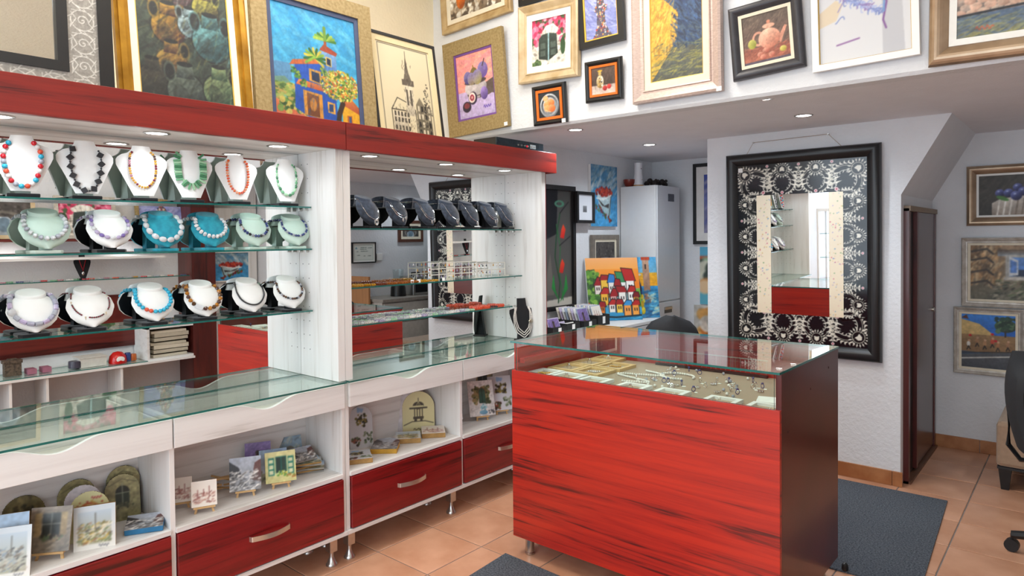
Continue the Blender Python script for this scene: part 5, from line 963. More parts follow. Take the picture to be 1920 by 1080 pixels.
# ================================================================== souvenirs in the open niches
M_ply = mat('plywood_edge', '#b98f52', .7, var=.15, scale=30); M_pine = mat('pale_pine', '#dcb27a', .6, var=.12, scale=25, stretch=(1, 1, 6)); M_bluebox = mat('blue_box_side', '#2f7aa8', .5, var=.1); M_greyed = mat('grey_tile_edge', '#a8a298', .7, var=.1)
def art_pl(kind, seed=1):
    def f(H):
        g = np.random.default_rng(seed)
        if kind == 'greenwindow':
            a = Art(H, 40, '#cfc98a', '#dcd79c'); a.rect(.1, .22 * H, .92, .82 * H, '#d8d49a')
            for x in (.1, .74): a.rect(x, .24 * H, x + .2, .82 * H, '#2a7a68'); [a.rect(x + .03, (.28 + k * .18) * H, x + .17, (.40 + k * .18) * H, '#d2d8b0') for k in range(3)]
            a.rect(.34, .24 * H, .7, .84 * H, '#1f5f54'); a.rect(.37, .28 * H, .5, .8 * H, '#20342e'); a.rect(.54, .28 * H, .67, .8 * H, '#2a4038'); a.dabs(30, .34, .2 * H, .7, .36 * H, ['#e8d04a', '#5a9a3c', '#d8e0a0'], .03, 3); a.dabs(10, .66, .1 * H, .95, .25 * H, ['#a8743c', '#8a9a4a'], .04, 4); return a.noise(.04)
        if kind == 'window':
            a = Art(H, 40, '#7c7264', '#8f8474'); a.strokes(60, 0, 0, 1, H, ['#a09482', '#5f564a', '#b5a890'], .2, .04, .3, seed, .5); a.rect(.3, .34 * H, .74, .86 * H, '#2c2f2c', '#3c403c')
            for x in (.12, .74): a.rect(x, .36 * H, x + .16, .88 * H, '#8f7c5c', '#a8946c')
            a.line([(.52, .34 * H), (.52, .86 * H)], '#8a8c84', .02); a.line([(.3, .62 * H), (.74, .62 * H)], '#8a8c84', .02); a.dabs(30, .28, .24 * H, .8, .38 * H, ['#5a6a4a', '#3a3430', '#8a7a60'], .04, seed); return a.noise(.08)
        if kind == 'archwin':
            a = Art(H, 44, '#8f8a62', '#a59c70'); a.noise(.1, seed); a.ell(.5, .62 * H, .2, .2, '#2a2c22'); a.rect(.3, .36 * H, .7, .62 * H, '#2f3a2c'); a.line([(.5, .36 * H), (.5, .8 * H)], '#9aa08a', .025); a.line([(.3, .6 * H), (.7, .6 * H)], '#9aa08a', .025); a.line([(.1, .78 * H), (.5, .9 * H), (.9, .8 * H)], '#5f5a40', .02); a.dabs(30, .25, .26 * H, .8, .38 * H, ['#4a5038', '#7a7450', '#2c2c24'], .04, seed); return a
        if kind == 'trees':
            a = Art(H, 40, '#5c4e30', '#7a7048'); a.noise(.12, seed)
            for x in (.34, .5, .66): a.dabs(30, x - .06, .15 * H, x + .06, .8 * H, ['#1c1c16', '#2c2a1c', '#3a3420'], .04, seed + int(x * 10))
            return a
        if kind == 'monument':
            a = Art(H, 60, '#d8cf9c', '#e4dca8'); k = '#4a4438'; a.ell(.5, .66 * H, .17, .12, k); a.rect(.34, .6 * H, .66, .66 * H, '#e0d8a4'); a.line([(.5, .74 * H), (.5, .84 * H)], k, .02); a.line([(.24, .6 * H), (.76, .6 * H)], k, .05)
            for x in (.38, .46, .54, .62): a.line([(x, .4 * H), (x, .58 * H)], k, .03)
            for x in (.42, .5, .58): a.line([(x, .64 * H), (.5, .76 * H)], '#d8cf9c', .012)
            a.rect(.34, .34 * H, .66, .4 * H, k); a.rect(.37, .27 * H, .45, .34 * H, k); a.rect(.55, .27 * H, .63, .34 * H, k); a.line([(.04, .2 * H), (.3, .28 * H), (.7, .28 * H), (.96, .22 * H)], k, .025); return scribble(a, .34, .09 * H, .42, k, .02, 2, .03)
        if kind == 'oval':
            a = Art(H, 40, '#cfc9cc', '#d8d2d6'); a.dabs(70, .3, .15 * H, .75, .85 * H, ['#2f2e33', '#55525a', '#8a868e'], .03, seed, inside=lambda x, y: abs(x - .55) < .06 + .2 * (1 - y / H)); return a.noise(.04)
        if kind == 'wreath':
            a = Art(H, 44, '#c9c48a', '#d8d298'); a.ell(.5, .56 * H, .27, .27, '#c86a3c', ring=.06); a.ell(.5, .52 * H, .2, .2, '#3a3c2c'); a.dabs(40, .2, .4 * H, .85, .8 * H, ['#b04a34', '#7a8a4a', '#c8a04a'], .03, seed, inside=lambda x, y: ((x - .5) ** 2 + (y - .56 * H) ** 2) > .05); a.rect(.36, .4 * H, .64, .52 * H, '#6f7a52'); return scribble(a, .55, .86 * H, .25, '#b03a34', .02, 3)
        if kind == 'sepia':
            a = Art(H, 36, '#efe6da', '#f4ece2'); a.strokes(90, .08, .12 * H, .92, .55 * H, ['#a05a50', '#c08878', '#7a3f3a', '#d8b0a0'], .1, .03, .3, seed, .7); [a.line([(x, .4 * H), (x, (.6 + .2 * g.random()) * H)], '#8a4a44', .03) for x in (.25, .48, .7)]; return a
        if kind == 'bw':
            a = Art(H, 44, '#8a8a8c', '#b9c2d0'); a.poly([(0, .3 * H), (0, .9 * H), (.3, .7 * H), (.4, .4 * H)], '#3c3c40', '#2a2c30'); a.poly([(.7, .3 * H), (.8, .8 * H), (1, .9 * H), (1, .2 * H)], '#5a4a48', '#6a3f3a'); a.strokes(120, 0, 0, 1, .6 * H, ['#e8e6e2', '#3a3a3c', '#c8c4be', '#5f5c58', '#f4f2ee'], .1, .035, .3, seed, .8); return a.noise(.05)
        if kind == 'purple':
            a = Art(H, 40, '#6a5488', '#8470a8'); a.strokes(50, 0, 0, 1, H, ['#9a88bc', '#5a4678', '#a898c8'], .25, .05, .8, seed, .4); a.rect(.42, .3 * H, .58, .7 * H, '#4a3a34'); a.ell(.5, .74 * H, .1, .08, '#3c302c'); a.rect(.36, .1 * H, .64, .34 * H, '#5a4038'); return a.noise(.06)
        if kind == 'sky':
            a = Art(H, 36, '#dfe6ec', '#a8c4e0'); a.rect(0, 0, 1, .3 * H, '#8a8f7a', '#b0b49a'); a.dabs(40, 0, 0, 1, .35 * H, ['#5f6a4a', '#c8bca0', '#8a7a60'], .05, seed); return a.noise(.05)
        if kind == 'bluegate':
            a = Art(H, 40, '#8fa0a4', '#7f9ab0'); a.strokes(60, 0, 0, 1, H, ['#6f8a9c', '#b0b4a4', '#5a6468', '#a8a08a'], .2, .05, .9, seed, .6); a.ell(.55, .4 * H, .2, .3, '#6f6a5c', ring=.08); return a.noise(.06)
        if kind == 'greendoor':
            a = Art(H, 54, '#d4d0cc', '#dedad6'); a.noise(.06, seed); a.dabs(110, .18, .36 * H, .84, .84 * H, ['#5f6a44', '#8a8458', '#3f4a34', '#a08a60'], .06, seed); a.ell(.54, .68 * H, .16, .16, '#7c5a40'); a.rect(.4, .38 * H, .68, .68 * H, '#7c5a40'); a.ell(.54, .68 * H, .13, .13, '#3a5a4c'); a.rect(.42, .36 * H, .67, .68 * H, '#2f5044', '#44685a'); a.line([(.54, .36 * H), (.54, .8 * H)], '#1c2c26', .015); a.ell(.54, .1 * H, .16, .08, '#5a8aa8', '#8ab8cc'); a.dabs(24, .44, .16 * H, .66, .34 * H, ['#8fc0cc', '#a8d0d8', '#6a98a0'], .03, 4); a.dabs(12, .76, .06 * H, .95, .16 * H, ['#3a3a3c', '#6a6a6c'], .03, 6); return a
        if kind == 'botan':
            a = Art(H, 44, '#d8d8dc', '#cfd4da'); a.dabs(40, .3, .5 * H, .75, .8 * H, ['#6f6a34', '#3a3828', '#a08a3c', '#2c2c24'], .045, seed); a.dabs(24, .1, .05 * H, .45, .25 * H, ['#8a4a34', '#5f6a4a', '#3c302c'], .05, seed + 1); a.dabs(24, .62, .1 * H, .95, .36 * H, ['#6a7a5c', '#4a5a44', '#a0a890'], .045, seed + 2); a.dabs(8, .4, .86 * H, .6, .95 * H, ['#8fb4d8'], .06, 3); return a
        a = Art(H, 40, '#e4ded4', '#c8d4dc'); a.rect(.1, .12 * H, .9, .88 * H, '#a8a48a', '#b8c8d4'); cols = ['#8a7a4a', '#c8a84a', '#6a7a4c', '#e4d8b8', '#9a6a4a', '#5c5a50', '#f0e8d4'] if kind == 'town' else ['#6a6458', '#a89c88', '#3c3a36', '#c8c0b0', '#8a9aa8']
        a.strokes(130, .12, .14 * H, .88, .6 * H, cols, .1, .035, .5, seed, .8); a.line([(.52, .45 * H), (.52, .82 * H)], '#4a4438', .02); return scribble(a, .6, .06 * H, .24, '#4a4a52', .012, seed)
    return f
def in_arch(w, h, r=.5):
    H = h / w; return lambda X, Y: (Y < H - .5) | (((X - .5) / .5) ** 2 + ((Y - (H - .5)) / .5) ** 2 < 1)
def arch_pts(w, h, n=14): return [(0, 0), (w, 0)] + [(w / 2 + w / 2 * cos(t), h - w / 2 + w / 2 * sin(t)) for t in np.linspace(0, pi, n)]
def plaque(name, label, x, y, face, w, h, lean, kind, seed=1, th=.010, shape='rect', side=M_ply, z=.403, cat='plaque', roll=0, group=None, flatz=None, border=0.0, off=0.0):
    if lean < -60: z = z + th * sin(radians(-lean)) - .0008
    m = Matrix.Translation((x, y, z)) @ Matrix.Rotation(radians(face), 4, 'Z') @ Matrix.Rotation(radians(-roll), 4, 'Y') @ Matrix.Rotation(radians(lean), 4, 'X') @ Matrix.Translation((-w / 2, 0, off))
    t = thing(name, label, cat, group=group, matrix=m)
    if shape == 'arch': MB().prism([(p[0], p[1]) for p in arch_pts(w, h)], 0, th, 1).build('board', side, t)
    else: MB().box(0, 0, 0, w, th, h).build('board', side, t, bevel=.0015)
    art_pl(kind, seed)(h / w).mesh('print', w, h, 0, 0, -.0006, M_print, t, mask=in_arch(w, h) if shape == 'arch' else None); return t
def easel(label, x, y, face, w, h, z=.403):
    """mini display easel: two front legs, ledge, back strut, crossbar"""
    t = thing('mini_easel', label, 'easel', group='small pine display easels', matrix=Matrix.Translation((x, y, z)) @ Matrix.Rotation(radians(face), 4, 'Z'))
    for s_ in (-1, 1): MB().add([(s_ * w * .42 + dx, -.010 + dy, 0) for dx, dy in ((-.004, -.003), (.004, -.003), (.004, .003), (-.004, .003))] + [(s_ * w * .10 + dx, .030 + dy, h) for dx, dy in ((-.004, -.003), (.004, -.003), (.004, .003), (-.004, .003))], [(0, 1, 2, 3), (4, 5, 6, 7), (0, 1, 5, 4), (1, 2, 6, 5), (2, 3, 7, 6), (3, 0, 4, 7)]).build('leg', M_pine, t)
    MB().box(-w * .5, -.022, .020, w * .5, -.004, .027).build('ledge', M_pine, t); MB().add([(-.004, .055, 0), (.004, .055, 0), (.004, .061, 0), (-.004, .061, 0), (-.004, .028, h * .95), (.004, .028, h * .95), (.004, .034, h * .95), (-.004, .034, h * .95)], [(0, 1, 2, 3), (4, 5, 6, 7), (0, 1, 5, 4), (1, 2, 6, 5), (2, 3, 7, 6), (3, 0, 4, 7)]).build('strut', M_pine, t)
    return t
def on_easel(label, x, y, face, w, h, kind, seed, side=M_greyed, wh=None, th=.006):
    easel(f'mini easel holding the {label}', x, y, face, (wh or w * .6), h * .92)
    m = radians(face); plaque('picture_tile', label, x + .020 * sin(m) * 1.0, y - .020 * cos(m) * 1.0, face, w, h, -17, kind, seed, th=th, side=side, z=.403 + .0275, cat='picture tile')
# first niche
plaque('picture_tile', 'pale picture tile of a minaret by the left photo edge', -2.485, .555, 62, .105, .150, -14, 'town2', 3, cat='picture tile', th=.008, side=M_greyed)
plaque('picture_tile', 'taller picture tile just behind the minaret tile', -2.535, .560, 64, .110, .175, -12, 'sky', 5, cat='picture tile', th=.008)
plaque('arched_plaque', 'dark arched plaque with black trees in the first niche', -2.715, .652, 80, .122, .165, -8, 'trees', 4, shape='arch', side=M_dark)
plaque('arched_plaque', 'green arched plaque leaning at the back of the first niche', -2.725, .812, 82, .118, .175, -4, 'archwin', 9, shape='arch', side=M_dark)
plaque('arched_plaque', 'pale lilac arched plaque with black plant drawing', -2.665, .812, 74, .112, .165, -12, 'oval', 6, shape='arch', side=M_greyed)
plaque('arched_plaque', 'yellow arched plaque with painted wreath', -2.590, .806, 68, .118, .162, -12, 'wreath', 7, shape='arch')
plaque('picture_block', 'thick wooden block with yellow town view in white border', -2.508, .795, 66, .120, .140, -9, 'town', 8, cat='picture block', th=.018)
on_easel('grey brown window picture tile', -2.545, .680, 52, .120, .138, 'window', 5, wh=.09)
plaque('arched_plaque', 'tall olive arched plaque with window, right end of first niche', -2.680, .945, 76, .112, .165, -10, 'archwin', 2, shape='arch', side=M_dark)
plaque('arched_plaque', 'olive arched plaque with mountain sketch right behind the tall one', -2.718, .962, 80, .110, .185, -6, 'archwin', 13, shape='arch', side=M_dark)
plaque('picture_block', 'flat blue-sided picture block lying in the first niche', -2.500, .945, 62, .120, .090, -78, 'bw', 12, cat='picture block', th=.020, side=M_bluebox, z=.405, off=0)
# second niche
on_easel('small red sepia print in pine frame', -2.530, 1.172, 66, .088, .092, 'sepia', 2, side=M_pine, wh=.075)
on_easel('second sepia print half hidden by the first', -2.640, 1.130, 64, .086, .090, 'sepia', 9, side=M_pine, wh=.075)
on_easel('grey winter town picture tile', -2.560, 1.352, 62, .118, .128, 'bw', 3, wh=.075)
on_easel('yellow picture tile with green shuttered window', -2.535, 1.492, 66, .120, .122, 'greenwindow', 3, wh=.075)
plaque('picture_tile', 'pale sky picture tile behind the green window tile', -2.610, 1.505, 66, .112, .135, -12, 'sky', 2, cat='picture tile', th=.006, side=M_greyed)
plaque('picture_tile', 'purple picture tile of a tower', -2.672, 1.470, 64, .104, .160, -12, 'purple', 2, cat='picture tile', th=.006, side=M_greyed)
plaque('picture_tile', 'blue grey picture tile of a gate leaning at the back', -2.705, 1.640, 64, .120, .140, -14, 'bluegate', 6, cat='picture tile', th=.006, side=M_greyed, roll=4)
for k in range(7):
    kd = ['bw', 'town2', 'sky', 'bw', 'town2', 'sky', 'bw'][k]; a_ = 62 + [0, 9, -7, 12, -4, 6, 20][k]
    plaque('picture_tile', 'tile on top of the loose stack, grey street view' if k == 6 else f'thin picture tile, {ORD[k]} from the bottom of the loose stack', -2.585 + .006 * (k % 3), 1.665 - .004 * k, a_, .115, .085, -86 if k < 6 else -62, kd, 20 + k, cat='picture tile', th=.007, side=M_ply if k % 2 else M_greyed, z=.404 + k * .0085 + (.004 if k == 6 else 0), group=None if k == 6 else 'stacked picture tiles')
for k in range(9):
    g = random.Random(k + 3); l_ = .085; a_ = g.uniform(-1.2, 1.2); e_ = g.uniform(-.1, .3)
    o = MB().box(-l_ / 2, -.004, -.003, l_ / 2, .004, .003).build('easel_stick', M_pine, None); o.matrix_world = Matrix.Translation((-2.69 + g.uniform(-.03, .03), 1.31 + g.uniform(-.05, .05), .410 + .006 * k + .02 * abs(e_))) @ Matrix.Rotation(pi / 2 + a_, 4, 'Z') @ Matrix.Rotation(e_, 4, 'Y')
    tag(o, 'loose pine stick in the pile of folded easels', 'stick', 'pile of pine easel sticks')
# third niche
plaque('arched_plaque', 'grey arched plaque with plants and small houses', -2.705, 2.030, 66, .115, .200, -8, 'botan', 4, shape='arch', side=M_dark, th=.008)
for k, (dx, lb, kd) in enumerate(((-.030, 'rearmost arched plaque of the monument stack', 'oval'), (-.012, 'middle arched plaque of the monument stack', 'oval'), (.012, 'cream arched plaque with monument drawing', 'monument'))):
    plaque('arched_plaque', lb, -2.690 + dx, 2.378 + (.0 if k == 2 else -.050 + .024 * k), 56, .168, .215, -5, kd, 5 + k, shape='arch', side=M_ply, th=.009)
plaque('picture_block', 'wooden block with green plants lying at the third niche front', -2.515, 1.868, 60, .130, .120, -88, 'botan', 8, cat='picture block', th=.022, z=.4045)
plaque('arched_plaque', 'large grey arched block lying flat in the third niche', -2.545, 2.035, 42, .125, .165, -88, 'bw', 15, shape='arch', th=.022, side=mat('golden_wood_edge', '#c8962c', .6, var=.1), z=.4045)
plaque('picture_block', 'wooden block with street of red roofs lying flat', -2.575, 2.215, 50, .125, .110, -87, 'town', 16, cat='picture block', th=.024, z=.4045)
plaque('picture_block', 'wooden block with sepia clouds lying flat near the divider', -2.545, 2.360, 50, .120, .115, -86, 'sepia', 17, cat='picture block', th=.024, z=.4045)
# fourth niche
on_easel('white canvas with green arched door and blue pot', -2.590, 2.770, 62, .150, .195, 'greendoor', 3, side=M_white, wh=.075, th=.012)
on_easel('white canvas with grey roofs behind the green door canvas', -2.590, 2.935, 62, .140, .195, 'botan', 14, side=M_white, wh=.075, th=.012)
on_easel('narrow canvas edge on easel by the divider', -2.625, 2.585, 96, .110, .175, 'botan', 21, side=M_white, wh=.075, th=.012)
plaque('picture_tile', 'brown picture leaning at the back of the fourth niche', -2.725, 2.93, 80, .16, .24, -4, 'window', 31, cat='picture tile')

# ================================================================== jewellery on the glass shelves of the right cabinet
def bracelet(label, x, y, z, r, br, m, n, group, tilt=0.0, flat=1.0, sh='ball', name='bracelet'):
    t = MB()
    for k in range(n):
        a = 2 * pi * k / n; t.ball((r * cos(a), r * flat * sin(a), br), br * (1.02 if sh == 'ball' else 1.25), 6, 4, (1, 1, 1) if sh == 'ball' else (.8, .8, 1))
    o = t.build(name, m, None, True); o.location = (x, y, z); o.rotation_euler = (tilt, 0, random.uniform(0, 3)); tag(o, label, name.replace('_', ' '), group); return o
m_amb, m_hon, m_cog = gem('amber_yellow', '#e6a81c'), gem('amber_honey', '#b8651c'), gem('amber_cognac', '#8a3a14')
zz = 1.1985
for k in range(17):
    y = 1.905 + k * .0345; m = (m_hon if k < 1 else m_amb if k < 5 else m_cog if k < 8 else m_hon if k < 14 else m_amb); bracelet({m_amb: 'yellow amber bracelet lying on the middle glass shelf', m_hon: 'honey amber bracelet lying on the middle glass shelf', m_cog: 'dark cognac amber bracelet lying on the middle glass shelf'}[m].replace('lying on', f'{ORD[k]} from the left on'), -2.640 - .05 * (k % 2), y, zz, .024, .0052, m, 14, 'amber bracelets on the middle shelf')
for k in range(5):
    o = MB().box(-.008, -.0006, 0, .008, .0006, .017).build('price_tag', M_tagw, None, loc=(-2.625, [1.86, 1.885, 2.30, 2.345, 2.52][k], zz)); o.rotation_euler = (-.3, 0, radians(70)); tag(o, 'small white price tag standing among the amber bracelets', 'price tag', 'price tags on the middle shelf')
M_wire = mat('white_wire', '#ece8de', .4, var=.02)
def earring_stand(label, x, y0, y1, h, rows):
    t = thing('earring_stand', label, 'earring stand', (x, y0, zz), 0); w = y1 - y0
    for k in range(rows):
        z = h * (k + 1) / rows; MB().cyl((0, 0, z), (0, w, z), .0028, 6).build('bar', M_wire, t)
    n = max(3, int(w / .055))
    for k in range(n + 1): MB().cyl((0, w * k / n, 0), (0, w * k / n, h), .0026, 6).build('upright', M_wire, t)
    for k in (0, n): MB().box(-.03, w * k / n - .004, 0, .03, w * k / n + .004, .004).build('foot', M_wire, t)
    g = random.Random(int(y0 * 100))
    for k in range(rows):
        for q in range(int(w / .03)):
            if g.random() < .3: continue
            e = MB().ball((0, 0, -.012), .0045, 6, 5, (.8, .8, 1.5)).cyl((0, 0, -.006), (0, 0, .002), .0007, 4).build('earring', [b_silver, b_pearl, b_gold, b_blk, b_cor, b_lil][g.randrange(6)], None, True); e.location = (x + .0045, y0 + .012 + q * .03, zz + h * (k + 1) / rows - .002)
            tag(e, 'tiny drop earring hanging from a white wire stand', 'earring', 'earrings on the wire stands')
earring_stand('long white wire earring stand in the right cabinet', -2.655, 2.455, 2.805, .094, 3)
earring_stand('short white wire earring stand beside the cabinet side', -2.675, 2.835, 3.075, .080, 2)
z3 = 1.0205; k_ = 0
for row, (x, y0, y1) in enumerate(((-2.632, 1.85, 2.74), (-2.668, 1.84, 2.72), (-2.704, 1.86, 2.60))):
    for k, y in enumerate(np.arange(y0, y1, .040)):
        mm = [b_clr, b_wh, b_clr, b_jade, b_lil, b_pearl, b_gry][(k * 3 + row) % 7]; tall = .25 < (y - 1.84) < .55
        bracelet({b_clr: 'clear crystal bracelet on the lowest right shelf', b_wh: 'white howlite bracelet on the lowest right shelf', b_jade: 'pale green jade bracelet on the lowest right shelf', b_lil: 'lilac stone bracelet on the lowest right shelf', b_pearl: 'pearl bracelet on the lowest right shelf', b_gry: 'grey marbled bracelet on the lowest right shelf'}[mm].replace(' on the lowest', f', {ORD[k]} from left, {("front", "middle", "back")[row]} row, lowest'), x, y, z3, .021, .0042 + .0014 * tall, mm, 14, 'pale bracelets on the lowest shelf', tilt=0)
for k, (x, y, zo) in enumerate(((-2.64, 2.795, 0), (-2.685, 2.815, 0), (-2.64, 2.862, 0), (-2.69, 2.885, 0), (-2.64, 2.985, 0), (-2.685, 2.965, 0))):
    bracelet('thick coral red bracelet, ' + ('left one of the front row', 'left one of the back row', 'middle one of the front row', 'middle one of the back row', 'right one of the front row', 'right one of the back row')[k], x, y, z3, .023, .0075, b_cor, 13, 'coral bracelets', sh='long')
bracelet('dark bracelet lying among the coral bracelets', -2.635, 2.925, z3, .022, .0045, b_blk, 14, None)
# a few pieces inside the tray drawers under the glass
for k, (y, m) in enumerate(((.62, b_te2), (.66, b_grn2), (1.40, b_pearl), (1.52, b_lil), (2.10, b_silver), (2.20, b_pearl), (2.78, b_silver), (2.92, b_blk))):
    bracelet(['brown bracelet', 'green bracelet', 'pearl bracelet', 'lilac bracelet', 'silver bead bracelet', 'second pearl bracelet', 'fine silver bracelet', 'black bracelet'][k] + ' lying in a tray drawer under the glass', -2.50 if k < 2 else -2.58, y, .7065, .024, .005, m, 14, None)

# ================================================================== jewellery inside the red counter
ZD = .8005
M_traywood = mat('pale_wood_tray', '#e0bb84', .5, var=.08, scale=20); M_traywh = mat('white_tray', '#f2f1ee', .4, var=.01); M_trayin = mat('tray_felt', '#b49c84', .95, var=.05)
def tray(label, x, y, rz, w, h, m, group, contents):
    t = thing('jewellery_tray', label, 'tray', (x, y, ZD), radians(rz), group); d = .018
    MB().box(-w / 2, -h / 2, 0, w / 2, -h / 2 + d, .014).box(-w / 2, h / 2 - d, 0, w / 2, h / 2, .014).box(-w / 2, -h / 2 + d, 0, -w / 2 + d, h / 2 - d, .014).box(w / 2 - d, -h / 2 + d, 0, w / 2, h / 2 - d, .014).build('rim', m, t)
    MB().box(-w / 2 + d, -h / 2 + d, .0005, w / 2 - d, h / 2 - d, .004).build('lining', M_trayin, t)
    c = MB()
    if contents == 'ring':
        c.tube([(.010 * cos(u), 0, .011 + .010 * sin(u) - .002) for u in np.linspace(0, 2 * pi, 15)[:-1]], .0016, 5, True).ball((0, 0, .021), .006, 7, 5)
    else:
        for q in range(7): c.ball((-.024 + q * .008, .006 * sin(q * 1.3), .0085), .0042, 6, 5)
    o = c.build('ring' if contents == 'ring' else 'bracelet', [b_silver, b_pearl, b_gold][int(abs(x * 100)) % 3], None, True); o.location = (x, y, ZD + (.0015 if contents == 'ring' else 0)); o.rotation_euler = (0, 0, radians(rz + 25)); tag(o, ('small silver ring' if contents == 'ring' else 'short bead bracelet') + ' lying in ' + label, 'ring' if contents == 'ring' else 'bracelet'); return t
for k, (x, y) in enumerate(((-1.880, 2.425), (-1.745, 2.415), (-1.605, 2.405), (-1.415, 2.395), (-1.245, 2.395), (-1.035, 2.388), (-.872, 2.388))):
    tray(['first', 'second', 'third', 'fourth', 'fifth', 'sixth', 'seventh'][k] + ' white tray from the left along the counter glass', x, y, 0, .124, .150, M_traywh, 'white trays behind the counter glass', 'ring' if k % 2 else 'bracelet')
for k, (x, y, lb) in enumerate(((-1.865, 2.600, 'pale wood tray behind the leftmost white tray'), (-1.718, 2.590, 'pale wood tray right of the leftmost wood tray'), (-1.860, 2.765, 'pale wood tray in the second row by the counter side'), (-1.708, 2.755, 'pale wood tray in the second row near the pearls'), (-1.84, 2.905, 'pale wood tray at the counter back'))):
    tray(lb, x, y, 0, .140, .150 if k < 4 else .11, M_traywood, 'pale wood trays', 'ring' if k % 2 == 0 else 'bracelet')
def strand(label, pts, r, m, name='pearl_necklace'):
    P = np.array(pts); S = np.concatenate([[0], np.cumsum(np.linalg.norm(np.diff(P, axis=0), axis=1))]); t = thing(name, label, 'necklace', (P[0][0], P[0][1], ZD))
    for s in np.arange(0, S[-1], 2 * r): link('bead', bead_mesh('ball', r, m), t, (np.interp(s, S, P[:, 0]) - P[0][0], np.interp(s, S, P[:, 1]) - P[0][1], r))
strand('long pearl strand snaking beside the wood trays', [(-1.52 + .11 * math.sin(u * 1.9) * (1 - .05 * u), 2.51 + .050 * u, 0) for u in np.linspace(0, 5.2, 120)], .0052, b_pearl)
strand('pearl strand curled in the middle of the counter', [(-1.38 + .075 * cos(u), 2.74 + .06 * sin(u), 0) for u in np.linspace(0, 5.4, 60)], .0055, b_pearl)
g = random.Random(11)
kinds = [('silver ring', 'ring', b_silver), ('pearl earring', 'earring', b_pearl), ('blue stone ring', 'ring', b_navy), ('silver brooch', 'brooch', b_silver), ('grey pearl earring', 'earring', b_gry)]
for k in range(64):
    x = g.uniform(-1.50, -.83); y = g.uniform(2.50, 2.93); nm, ct, m = kinds[k % 5]; c = MB()
    if ct == 'ring': c.tube([(.009 * cos(u), 0, .0095 + .009 * sin(u)) for u in np.linspace(0, 2 * pi, 13)[:-1]], .0015, 5, True).ball((0, 0, .020), .0058, 7, 5, (1, 1, .7))
    elif ct == 'earring': c.ball((0, 0, .0065), .0065, 8, 6).cyl((0, 0, .006), (.012, .004, .004), .001, 4)
    else:
        for q in range(6): c.ball((.010 * cos(q * 1.05), .010 * sin(q * 1.05), .0045), .0048, 6, 4, (1, 1, .8))
    o = c.build(ct if ct != 'ring' else 'ring', m, None, True); o.location = (x, y, ZD); o.rotation_euler = (0, 0, g.uniform(0, 6)); tag(o, f'{nm} lying loose on the beige counter felt', ct, f'loose {nm} pieces in the counter')
    if k % 3 == 0:
        o = MB().box(-.008, -.0055, 0, .008, .0055, .0012).build('price_tag', M_tagw, None); o.location = (x + .016, y - .012, ZD); o.rotation_euler = (0, 0, g.uniform(0, 6)); tag(o, 'tiny white paper price tag on the counter felt', 'price tag', 'price tags in the counter')
t = thing('display_card', 'white display card with cluster rings near the counter corner', 'display card', (-.90, 2.56, ZD), radians(15)); MB().box(-.055, -.05, 0, .055, .05, .004).build('card', M_traywh, t); MB().box(-.05, -.045, .004, .05, .045, .0045).build('face', M_tagw, t)
t = thing('necklace_rack', 'grey mesh necklace rack at the counter back', 'necklace rack', (-1.33, 2.955, ZD)); MB().box(-.27, -.008, 0, .27, .008, .012).build('base', M_black, t)
for k in range(24): MB().cyl((-.265 + k * .023, 0, .012), (-.265 + k * .023, .0, .075), .0011, 5).build('chain', b_silver, t)
MB().cyl((-.27, 0, .076), (.27, 0, .076), .003, 8).build('rod', M_steel, t)
# ================================================================== amplifier on the cabinet top
t = thing('amplifier', 'black audio amplifier with blue light on the cabinet top', 'amplifier', (-2.50, 3.03, 1.8505))
MB().box(-.17, -.22, .008, .0, .20, .135).build('body', M_black, t, bevel=.003)
MB().box(.0, -.22, .010, .006, .20, .133).build('front_plate', mat('amp_front', '#2c3a44', .25, .5, var=.1), t)
for k in range(7): MB().cyl((.006, .0 + k * .027, .045), (.020, .0 + k * .027, .045), .009, 12, .008).build('knob', M_black, t, True)
for k in range(6): MB().cyl((.006, -.04 + k * .03, .105), (.013, -.04 + k * .03, .105), .005, 8).build('button', M_steel, t)
MB().cyl((.006, -.045, .075), (.009, -.045, .075), .006, 10).build('power_light', mat('blue_led', '#2a3cff', .3, var=0, emis=8), t); MB().box(.006, .075, .095, .008, .125, .118).build('display', mat('amp_display', '#c8d8e0', .3, var=.1), t); MB().box(.006, .04, .1, .008, .055, .110).build('indicator', mat('red_led', '#d81c2c', .3, var=0, emis=1), t)
for x in (-.15, -.02):
    for y in (-.2, .18): MB().cyl((x, y, 0), (x, y, .008), .012, 10).build('foot', M_black, t)
